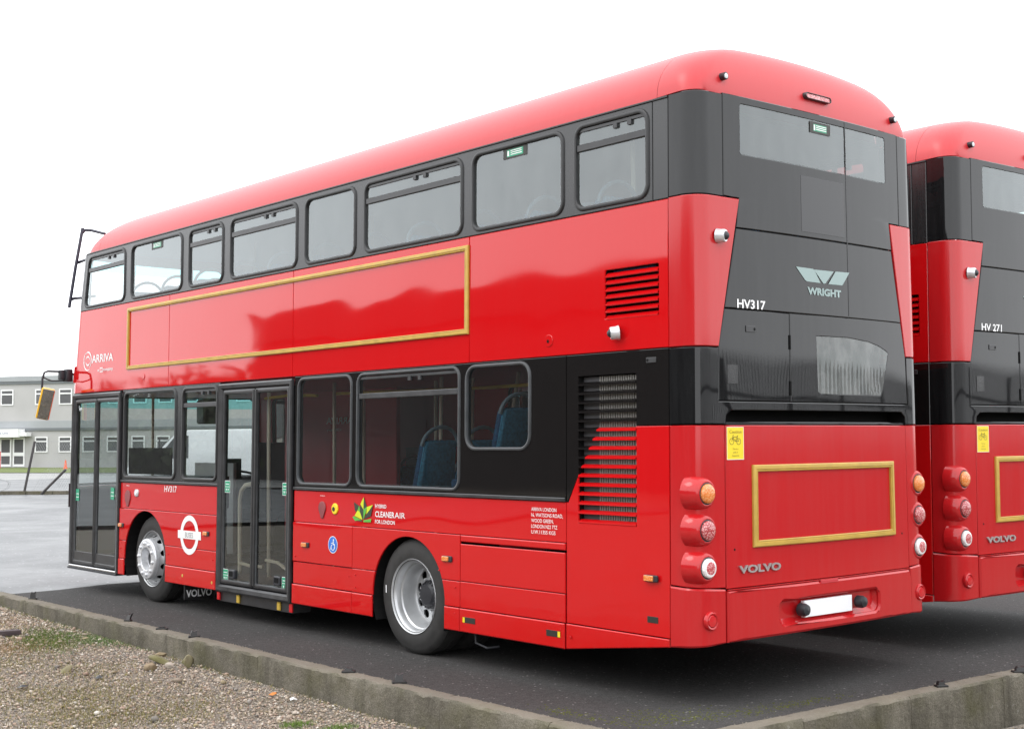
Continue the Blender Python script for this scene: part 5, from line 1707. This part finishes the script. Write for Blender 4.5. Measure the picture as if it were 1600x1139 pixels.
# seats
def seat_mesh():
    bm = bmesh.new(); bm_box(bm, 0, .44, -.02, .42, .40, .50, .03, 2)
    c = bpy.data.meshes.new('cushion'); bm.to_mesh(c); bm.free(); c.materials.append(M['seat_blue']); shade(c)
    bm = bmesh.new(); bm_box(bm, .01, .43, -.06, .0, .46, 1.05, .028, 3)
    for v in bm.verts:
        v.co.y -= (v.co.z - .46) * .20
        t = max(0, (v.co.z - .75) / .3); v.co.x = .22 + (v.co.x - .22) * (1 - .22 * t * t)
    b_ = bpy.data.meshes.new('backrest'); bm.to_mesh(b_); bm.free(); b_.materials.append(M['seat_blue']); shade(b_)
    bm = bmesh.new(); bm_box(bm, .015, .425, -.10, -.055, .44, 1.06, .03, 3)
    for v in bm.verts:
        v.co.y -= (v.co.z - .46) * .20
        t = max(0, (v.co.z - .75) / .3); v.co.x = .22 + (v.co.x - .22) * (1 - .22 * t * t)
    s_ = bpy.data.meshes.new('seat_shell'); bm.to_mesh(s_); bm.free(); s_.materials.append(M['seat_back']); shade(s_)
    V, F = tube_geo([Vector((.22 + .19 * math.cos(a), -.075 - (.55 + .16 * math.sin(a)) * .20, 1.01 + .16 * math.sin(a))) for a in np.linspace(0, math.pi, 13)], .017, 7)
    h = bpy.data.meshes.new('grab_handle'); h.from_pydata([tuple(v) for v in V], [], F); h.materials.append(M['seat_handle']); shade(h)
    V, F = tube_geo([(.22, .15, 0), (.22, .15, .42)], .025, 6)
    l = bpy.data.meshes.new('seat_leg'); l.from_pydata([tuple(v) for v in V], [], F); l.materials.append(M['dark_steel'])
    return [('cushion', c), ('seat_shell', s_), ('grab_handle', h), ('seat_leg', l)], b_
sub, back_me = seat_mesh()
def seat(x, y, z, label=None):
    b_ = bpy.data.objects.new('seat', back_me); COL.objects.link(b_); b_.parent = bus; b_.location = (x, y, z)
    for nm, me in sub:
        o = bpy.data.objects.new(nm, me); COL.objects.link(o); o.parent = b_
for k in range(11):
    y = .95 + k * .78
    for x in (.10, .57):
        seat(x, y, 2.455)
    for x in (1.63, 2.10):
        if k not in (5, 6): seat(x, y, 2.455)
for x in (.12, .60, 1.10, 1.60, 2.08): seat(x, .22, 2.50)
for (x, y, z) in ((.55, 3.1, .70), (.10, 3.1, .70), (.12, 2.1, .95), (.6, 2.1, .95), (1.62, 3.1, .7), (2.08, 3.1, .7), (1.62, 2.1, .95), (2.08, 2.1, .95), (2.08, 4.4, .42), (1.62, 4.4, .42), (2.08, 5.2, .42), (2.08, 6.2, .42)):
    seat(x, y, z)
box('seat_plinth', .76, W - .76, 1.05, 3.55, .42, .70, M['lining_dark'], bus)
# driver's cab: seat, screen, dashboard
bm = bmesh.new(); bm_box(bm, 1.2, W - .1, 9.35, 9.95, .4, 1.32, .05, 2); from_bm('dashboard', bm, M['lining_dark'], bus, True)
bm = bmesh.new(); bm_box(bm, 1.75, 2.25, 8.55, 8.68, .9, 1.75, .05, 3); bm_box(bm, 1.75, 2.25, 8.6, 9.05, .8, .92, .04, 2); from_bm('driver_seat', bm, M['lining_dark'], bus, True)
V, F = [], []
for k in range(24):
    pass
tube('steering_wheel', [(2.0 + .23 * math.cos(a), 9.25 + .21 * math.sin(a), 1.28 + .10 * math.sin(a)) for a in np.linspace(0, 2 * math.pi, 25)], .016, M['dark_steel'], bus, 6)
box('destination_box', .25, W - .25, 9.70, 9.86, 2.47, 2.9, M['lining_dark'], bus)
# plain grey board standing in for a masked-out patch in the window, and bulkhead
box('grey_mask_board', .050, .062, 7.36, 8.44, 1.405, 1.70, M['grey_block'], bus)
box('wheel_box', .08, .66, 7.2, 8.5, 1.03, 1.38, M['lining_dark'], bus)
box('ticket_machine', 1.55, 1.75, 8.9, 9.1, 1.2, 1.55, M['lining_dark'], bus)
box('interior_mirror', 1.15, 1.5, 8.75, 8.95, 1.98, 2.28, M['dark_steel'], bus, .02)
# poles
def pole(pts, mat='cream', r=.017): tube('handrail', pts, r, M[mat], bus, 8)
pole([(.42, 5.92, .39), (.42, 5.92, 2.33)])
pole([(.10, 5.94, .45), (.10, 5.94, 1.18), (.10, 5.91, 1.27), (.10, 5.82, 1.33), (.10, 5.60, 1.35)], r=.022)
pole([(.10, 5.94, .55), (.12, 5.75, .53), (.16, 5.58, .53)])
pole([(.10, 4.98, .40), (.10, 4.98, .53), (.10, 5.2, .60), (.10, 5.42, .61)])
pole([(.60, 4.98, .39), (.60, 4.98, 2.33)]); pole([(1.5, 5.8, .39), (1.5, 5.8, 2.33)]); pole([(1.25, 4.2, .39), (1.25, 4.2, 2.33)])
pole([(1.15, 3.55, .72), (1.15, 3.5, 2.33)]); pole([(1.15, 2.5, .95), (1.15, 2.5, 2.33)]); pole([(.75, 3.5, .72), (.75, 3.45, 2.33)])
pole([(.95, 1.85, 1.2), (1.2, 1.75, 2.33)]); pole([(.75, 2.62, 1.4), (.85, 2.5, 2.33)])
pole([(.45, 1.2, 2.20), (.45, 2.4, 2.19), (.45, 3.6, 2.20), (.45, 4.7, 2.21)], 'ypole', .015)
pole([(.42, 5.0, 2.2), (.42, 5.5, 2.22), (.42, 6.0, 2.2)], 'ypole', .015)
pole([(.25, 8.85, .5), (.25, 8.85, 1.05), (.25, 8.9, 1.12), (.25, 9.05, 1.14), (.25, 9.25, 1.12)]); pole([(.75, 9.3, .39), (.75, 9.3, 2.33)])
pole([(.66, 6.35, .39), (.66, 6.35, 2.33)]); pole([(.55, 7.25, 1.4), (.55, 7.25, 2.33)])
for y in (1.3, 3.6, 5.2, 7.6): pole([(1.2, y, 2.46), (1.2, y, 4.06)], 'cream', .016)
pole([(.52, .78, 2.46), (.50, .78, 4.06)], 'cream', .018)
# assault screen / notices inside the lower saloon
box('notice_holder', 2.52, 2.55, 5.85, 6.45, 1.32, 1.68, M['dark_steel'], bus)
text('holder_lettering', 'Dear', lambda u, v, o: (2.515 - o, u, v), 6.25, 1.56, .05, M['etch'], bus, du=-1, off=.003)

# ---- lettering and decals, nearside ------------------------------------
WD = M['white_decal']
def swirl(cu, cv, r, mapf, par, name='company_emblem', du=-1, mat=None):
    polys = []
    def band(f0, f1, n=30):
        A = [f0(t) for t in np.linspace(0, 1, n)]; B2 = [f1(t) for t in np.linspace(0, 1, n)]
        return [(cu + du * p[0] * r, cv + p[1] * r) for p in A + B2[::-1]]
    def ringarc(a0, a1, rad, w0, w1, cx=0, cy=0):
        def o(t):
            a = math.radians(a0 + (a1 - a0) * t); w = w0 + (w1 - w0) * math.sin(math.pi * t); return (cx + (rad + w) * math.cos(a), cy + (rad + w) * math.sin(a))
        def i(t):
            a = math.radians(a0 + (a1 - a0) * t); w = w0 + (w1 - w0) * math.sin(math.pi * t); return (cx + (rad - w) * math.cos(a), cy + (rad - w) * math.sin(a))
        return band(o, i)
    m_ = mat or WD
    polys.append((ringarc(115, 300, .92, .015, .075), m_)); polys.append((ringarc(-60, 130, .80, .015, .085, .04, .04), m_))
    polys.append((ringarc(20, 150, .52, .01, .075, .02, -.12), m_)); polys.append((ringarc(200, 330, .52, .01, .075, .08, .10), m_))
    return multi_flat(name, polys, mapf, par)
swirl(9.575, 2.752, .125, SW, bus)
text('company_name', 'ARRIVA', SW, 9.447, 2.722, .098, WD, bus, w=.603, bold=.014)
text('company_strapline', 'a', SW, 9.275, 2.612, .036, WD, bus, w=.035, bold=.01)
multi_flat('strapline_emblem', [(rect(9.215, 9.13, 2.600, 2.655)[::1], WD), (rect(9.205, 9.178, 2.61, 2.645), M['red']), (rect(9.168, 9.140, 2.61, 2.645), M['red'])], SW, bus)
text('company_strapline', 'company', SW, 9.115, 2.612, .040, WD, bus, w=.27, bold=.01)
text('fleet_number', 'HV317', SW, 7.442, 1.225, .068, WD, bus, w=.29, bold=.008)
# roundel with bar
def roundel(cy, cz):
    V, F = [], []
    n_ = 48
    for r in (.205, .148): V += [SW(cy + r * math.cos(2 * math.pi * k / n_), cz + r * math.sin(2 * math.pi * k / n_), U + .003) for k in range(n_)]
    F = [(k, (k + 1) % n_, n_ + (k + 1) % n_, n_ + k) for k in range(n_)]
    pydata('roundel_ring', V, F, WD, bus)
    skin('roundel_bar', rect(cy - .258, cy + .258, cz - .042, cz + .042), SW, WD, bus, off=U + .0045, thick=.002, chamf=0)
    text('roundel_lettering', 'BUSES', SW, cy + .088, cz - .028, .056, M['sign_grey'], bus, w=.176, off=U + .006)
M['sign_grey'] = simple('grey_ink', (.25, .24, .24), .5)
roundel(6.818, .790)
# filler caps
M['cap'] = simple('dull_red_cap', (.23, .045, .05), .45, var=.2)
def teardrop(cy, cz, r, tail):
    P_ = [(cy + r * math.cos(a), cz + r * 1.0 * math.sin(a)) for a in np.linspace(math.radians(-40), math.radians(220), 24)]
    return P_ + [(cy - r * .35, cz - tail), (cy + r * .25, cz - tail - .005)]
skin('filler_cap', teardrop(4.262, 1.158, .058, .09), SW, M['cap'], bus, off=.012, thick=.014, chamf=.004)
text('cap_lettering', 'Fast filling only', SW, 4.30, 1.262, .012, WD, bus, w=.075)
cp = skin('fuel_point', circ(4.052, 1.156, .049, 24), SW, M['yellow'], bus, off=.012, thick=.012, chamf=.005)
skin('fuel_socket', circ(4.062, 1.154, .020, 16), SW, M['ink'], cp, off=.016, thick=.004, chamf=.001)
skin('filler_cap', teardrop(8.36, 1.15, .072, .11), SW, M['cap'], bus, off=.012, thick=.014, chamf=.004)
text('cap_lettering', 'AdBlue', SW, 8.42, 1.268, .012, WD, bus, w=.10)
skin('door_release', rrect(8.08, 8.18, 1.155, 1.235, .035), SW, M['steel_face'], bus, off=.014, thick=.014, chamf=.006)
skin('release_button', circ(8.13, 1.195, .022, 14), SW, M['plate'], bus, off=.020, thick=.008, chamf=.002)
# accessible-access sign
def wheelchair(cy, cz):
    polys = [(circ(cy, cz, .076, 32), WD), (circ(cy, cz, .070, 32), M['blue_vinyl'])]
    def q(P_): return [(cy - p[0] * .07, cz + p[1] * .07) for p in P_]
    polys.append((q([(.16 + .13 * math.cos(a), .62 + .13 * math.sin(a)) for a in np.linspace(0, 6.1, 14)]), WD))
    polys.append((q([(.05, .46), (.25, .46), (.2, .1), (.5, .1), (.55, -.45), (.42, -.45), (.38, -.02), (.0, -.02)]), WD))
    polys.append((q([(-.02, .28), (.05, .2), (-.35, .12), (-.38, .2)]), WD))
    arcp = [(0.08 + .42 * math.cos(a), -.32 + .42 * math.sin(a)) for a in np.linspace(math.radians(120), math.radians(370), 20)]
    arci = [(0.08 + .31 * math.cos(a), -.32 + .31 * math.sin(a)) for a in np.linspace(math.radians(370), math.radians(120), 20)]
    polys.append((q(arcp + arci), WD))
    polys.append((q([(-.5, -.6), (-.38, -.62), (-.2, -.1), (-.3, -.05)]), WD))
    multi_flat('access_sign', polys, SW, bus, off=U + .003)
wheelchair(4.064, .838)
# leaf emblem and slogan
def leaf():
    def q(P_): return [(3.765 - (x - 670) / 235 * .315, 1.275 - (y - 262) / 300 * .222) for x, y in P_]
    L_ = [([(680, 330), (742, 372), (705, 450), (690, 420)], 'leaf_dark'), ([(742, 365), (756, 440), (722, 425)], 'leaf_green'), ([(722, 425), (756, 440), (780, 530), (690, 490)], 'leaf_lime'), ([(795, 262), (757, 350), (793, 415)], 'leaf_lime'), ([(795, 262), (832, 375), (793, 415)], 'leaf_dark'),
          ([(757, 350), (793, 415), (790, 540), (752, 440)], 'leaf_dark'), ([(795, 405), (834, 378), (820, 450), (793, 530)], 'leaf_green'), ([(834, 378), (905, 350), (828, 465)], 'leaf_lime'), ([(905, 350), (880, 480), (800, 525), (828, 465)], 'leaf_dark'),
          ([(670, 505), (690, 495), (775, 532), (700, 548)], 'leaf_green'), ([(797, 535), (888, 512), (880, 552), (797, 556)], 'leaf_green'), ([(720, 546), (778, 532), (786, 552)], 'leaf_dark')]
    multi_flat('leaf_emblem', [(q(p), M[m_]) for p, m_ in L_], SW, bus)
leaf()
text('slogan', 'HYBRID', SW, 3.424, 1.186, .033, WD, bus, w=.165, bold=.012)
text('slogan', 'CLEANER', SW, 3.424, 1.110, .050, WD, bus, w=.285, bold=.016)
text('slogan', 'AIR', SW, 3.136, 1.110, .050, WD, bus, w=.150)
text('slogan', 'FOR LONDON', SW, 3.424, 1.054, .033, WD, bus, w=.290, bold=.012)
for k, (s, w_) in enumerate((('ARRIVA LONDON', .275), ('16, WATSONS ROAD,', .345), ('WOOD GREEN,', .245), ('LONDON N22 7TZ', .285), ('U.W.11355 KGS', .265))):
    text('owner_address', s, SW, 1.392, 1.232 - k * .0415, .028, WD, bus, w=w_, bold=0)
# marker lamps
def marker(y, z, w=.125, h=.045):
    b_ = skin('side_marker', rrect(y - w / 2, y + w / 2, z - h / 2, z + h / 2, .01), SW, M['dark_steel'], bus, off=U + .014, thick=.014, chamf=.004)
    skin('marker_lens', rrect(y - w * .22, y + w * .46, z - h * .42, z + h * .42, .008), SW, M['lamp_amber'], b_, off=U + .022, thick=.01, chamf=.004)
for y, z in ((8.49, .822), (6.44, .822), (4.52, .812), (2.392, .818), (.16, .826)): marker(y, z)
def jack(y, z, flip):
    b_ = skin('jacking_mark', rect(y - .075, y + .075, z - .022, z + .022), SW, M['ink'], bus, off=.023, thick=.004, chamf=.001)
    a = y + (.052 if flip else -.075)
    skin('mark_tab', rect(a, a + .025, z - .02, z + .02), SW, M['yellow'], b_, off=.0245, thick=.002, chamf=0)
jack(2.105, .360, True); jack(1.13, .362, False)
skin('jacking_mark', rect(.112, .21, .530, .572), SW, M['ink'], bus, off=.003, thick=.004, chamf=.001)
for (y, z) in ((6.95, .36), (6.3, .335)): skin('hazard_dot', circ(y, z, .016, 12), SW, M['gold'], bus, off=.022, thick=.003, chamf=.001)
skin('panel_badge', circ(1.20, 2.482, .045, 20), SW, M['red'], bus, off=.006, thick=.008, chamf=.003)
skin('badge_screw', circ(1.205, 2.478, .012, 10), SW, M['void'], bus, off=.009, thick=.004, chamf=.001)
skin('panel_badge', circ(8.02, 2.50, .035, 20), SW, M['red'], bus, off=.006, thick=.008, chamf=.003)
for (y, z) in ((3.70, .60), (3.70, .49), (3.80, .58), (4.70, .70), (4.70, .40), (2.50, .72), (2.29, .60), (2.29, .40), (1.05, .40), (1.05, .34), (.95, .36), (.95, .35), (6.30, .56), (7.30, .56), (8.50, .56), (8.45, .36)):
    skin('rivet', circ(y, z, .0055, 6), SW, M['red'], bus, off=U + .012, thick=.01, chamf=.002)
# mirror-read lettering just in front of the stair panel
IN_ = lambda u, v, o: (1.775 - o, u, v)
swirl(6.28, 1.985, .105, IN_, bus, 'panel_emblem', 1, M['etch'])
text('panel_lettering', 'ARRIVA', IN_, 6.42, 1.955, .075, M['etch'], bus, w=.55, du=1, bold=.02)
text('panel_strapline', 'a DB company', IN_, 6.66, 1.875, .03, M['etch'], bus, w=.3, du=1)

# ---- rear lettering -------------------------------------------------------
text('fleet_number', 'HV317', RW, .398, 2.634, .060, WD, bus, w=.290, du=1, bold=.022)
GH = M['ghost_decal']
multi_flat('maker_emblem', [([(1.029, 2.957), (1.225, 2.955), (1.245, 2.945), (1.312, 2.859), (1.15, 2.861), (1.132, 2.868)], GH), ([(1.236, 2.951), (1.474, 2.954), (1.37, 2.860), (1.345, 2.858)], GH), ([(1.497, 2.956), (1.672, 2.960), (1.585, 2.866), (1.57, 2.860), (1.404, 2.858)], GH)], RW, bus, off=.003)
text('maker_name', 'WRIGHT', RW, 1.157, 2.772, .050, GH, bus, w=.405, du=1, bold=.05)
text('maker_badge', 'VOLVO', RW, .380, .862, .050, M['badge'], bus, w=.420, du=1, bold=.035, off=.003, extr=.010)
# caution notice
def caution():
    x0, x1, z0, z1 = .282, .447, 1.614, 1.832
    c = skin('caution_notice', rect(x0, x1, z0, z1), RW, M['yellow'], bus, off=.003, thick=.002, chamf=0)
    skin('notice_border', rect(x0, x1, z0, z1), RW, M['white_decal'], c, [rect(x0 + .003, x1 - .003, z0 + .003, z1 - .003)], .0036, 0, (), (), 0)
    text('notice_text', 'Caution', RW, x0 + .023, 1.790, .022, M['ink_brown'], c, w=.122, du=1, off=.005)
    for k, s in enumerate(('This bus', 'pulls in', 'frequently')):
        text('notice_text', s, RW, (x0 + x1) / 2, 1.680 - k * .022, .0125, M['ink_brown'], c, du=1, off=.005, align='CENTER')
    def seg(a, b_, w=.0028):
        d = Vector((b_[0] - a[0], b_[1] - a[1])).normalized(); n_ = Vector((-d.y, d.x)) * w / 2
        return [(a[0] + n_.x, a[1] + n_.y), (b_[0] + n_.x, b_[1] + n_.y), (b_[0] - n_.x, b_[1] - n_.y), (a[0] - n_.x, a[1] - n_.y)]
    bx, bz = (x0 + x1) / 2 - .003, 1.735
    polys = []
    for sx in (-.034, .034):
        n_ = 20
        o = [(bx + sx + .0215 * math.cos(a), bz + .0215 * math.sin(a)) for a in np.linspace(0, 2 * math.pi, n_)]
        i = [(bx + sx + .0188 * math.cos(a), bz + .0188 * math.sin(a)) for a in np.linspace(2 * math.pi, 0, n_)]
        for k in range(n_ - 1): polys.append(([o[k], o[k + 1], i[n_ - 2 - k], i[n_ - 1 - k]], M['ink']))
    A, B2, C2, D2 = (bx - .034, bz), (bx + .034, bz), (bx + .002, bz + .0), (bx - .022, bz + .03)
    E2 = (bx + .02, bz + .03)
    for a, b_ in ((A, D2), (D2, E2), (D2, (bx, bz + .002)), ((bx, bz + .002), E2), (E2, B2), (B2, (bx, bz + .002)), (D2, (bx - .024, bz + .04)), ((bx - .024, bz + .04), (bx - .012, bz + .042)), (E2, (bx + .024, bz + .038)), ((bx + .016, bz + .038), (bx + .03, bz + .038))):
        polys.append((seg(a, b_), M['ink']))
    me_o = multi_flat('bicycle_symbol', [(p, m_) for p, m_ in polys], lambda u, v, o: RW(u, v, .005), c)
caution()

# ================================================================== SECOND BUS: a copy with its own fleet number
def copy_tree(o, parent=None):
    c = o.copy(); COL.objects.link(c)
    if parent is not None: c.parent = parent
    for ch in list(o.children):
        if ch.name.startswith('fleet_number'): continue
        copy_tree(ch, c)
    return c
bus2 = copy_tree(bus)
bus2.location = (3.307, .129, 0.012)
bus2.rotation_euler = (0, 0, math.radians(-1.0))
bus2['label'] = 'farther red double-decker bus cut off at right edge, marked HV 271'
text('fleet_number', 'HV 271', RW, .380, 2.634, .060, WD, bus2, w=.300, du=1, bold=.022)
text('fleet_number', 'HV271', SW, 7.442, 1.225, .068, WD, bus2, w=.29, bold=.02)
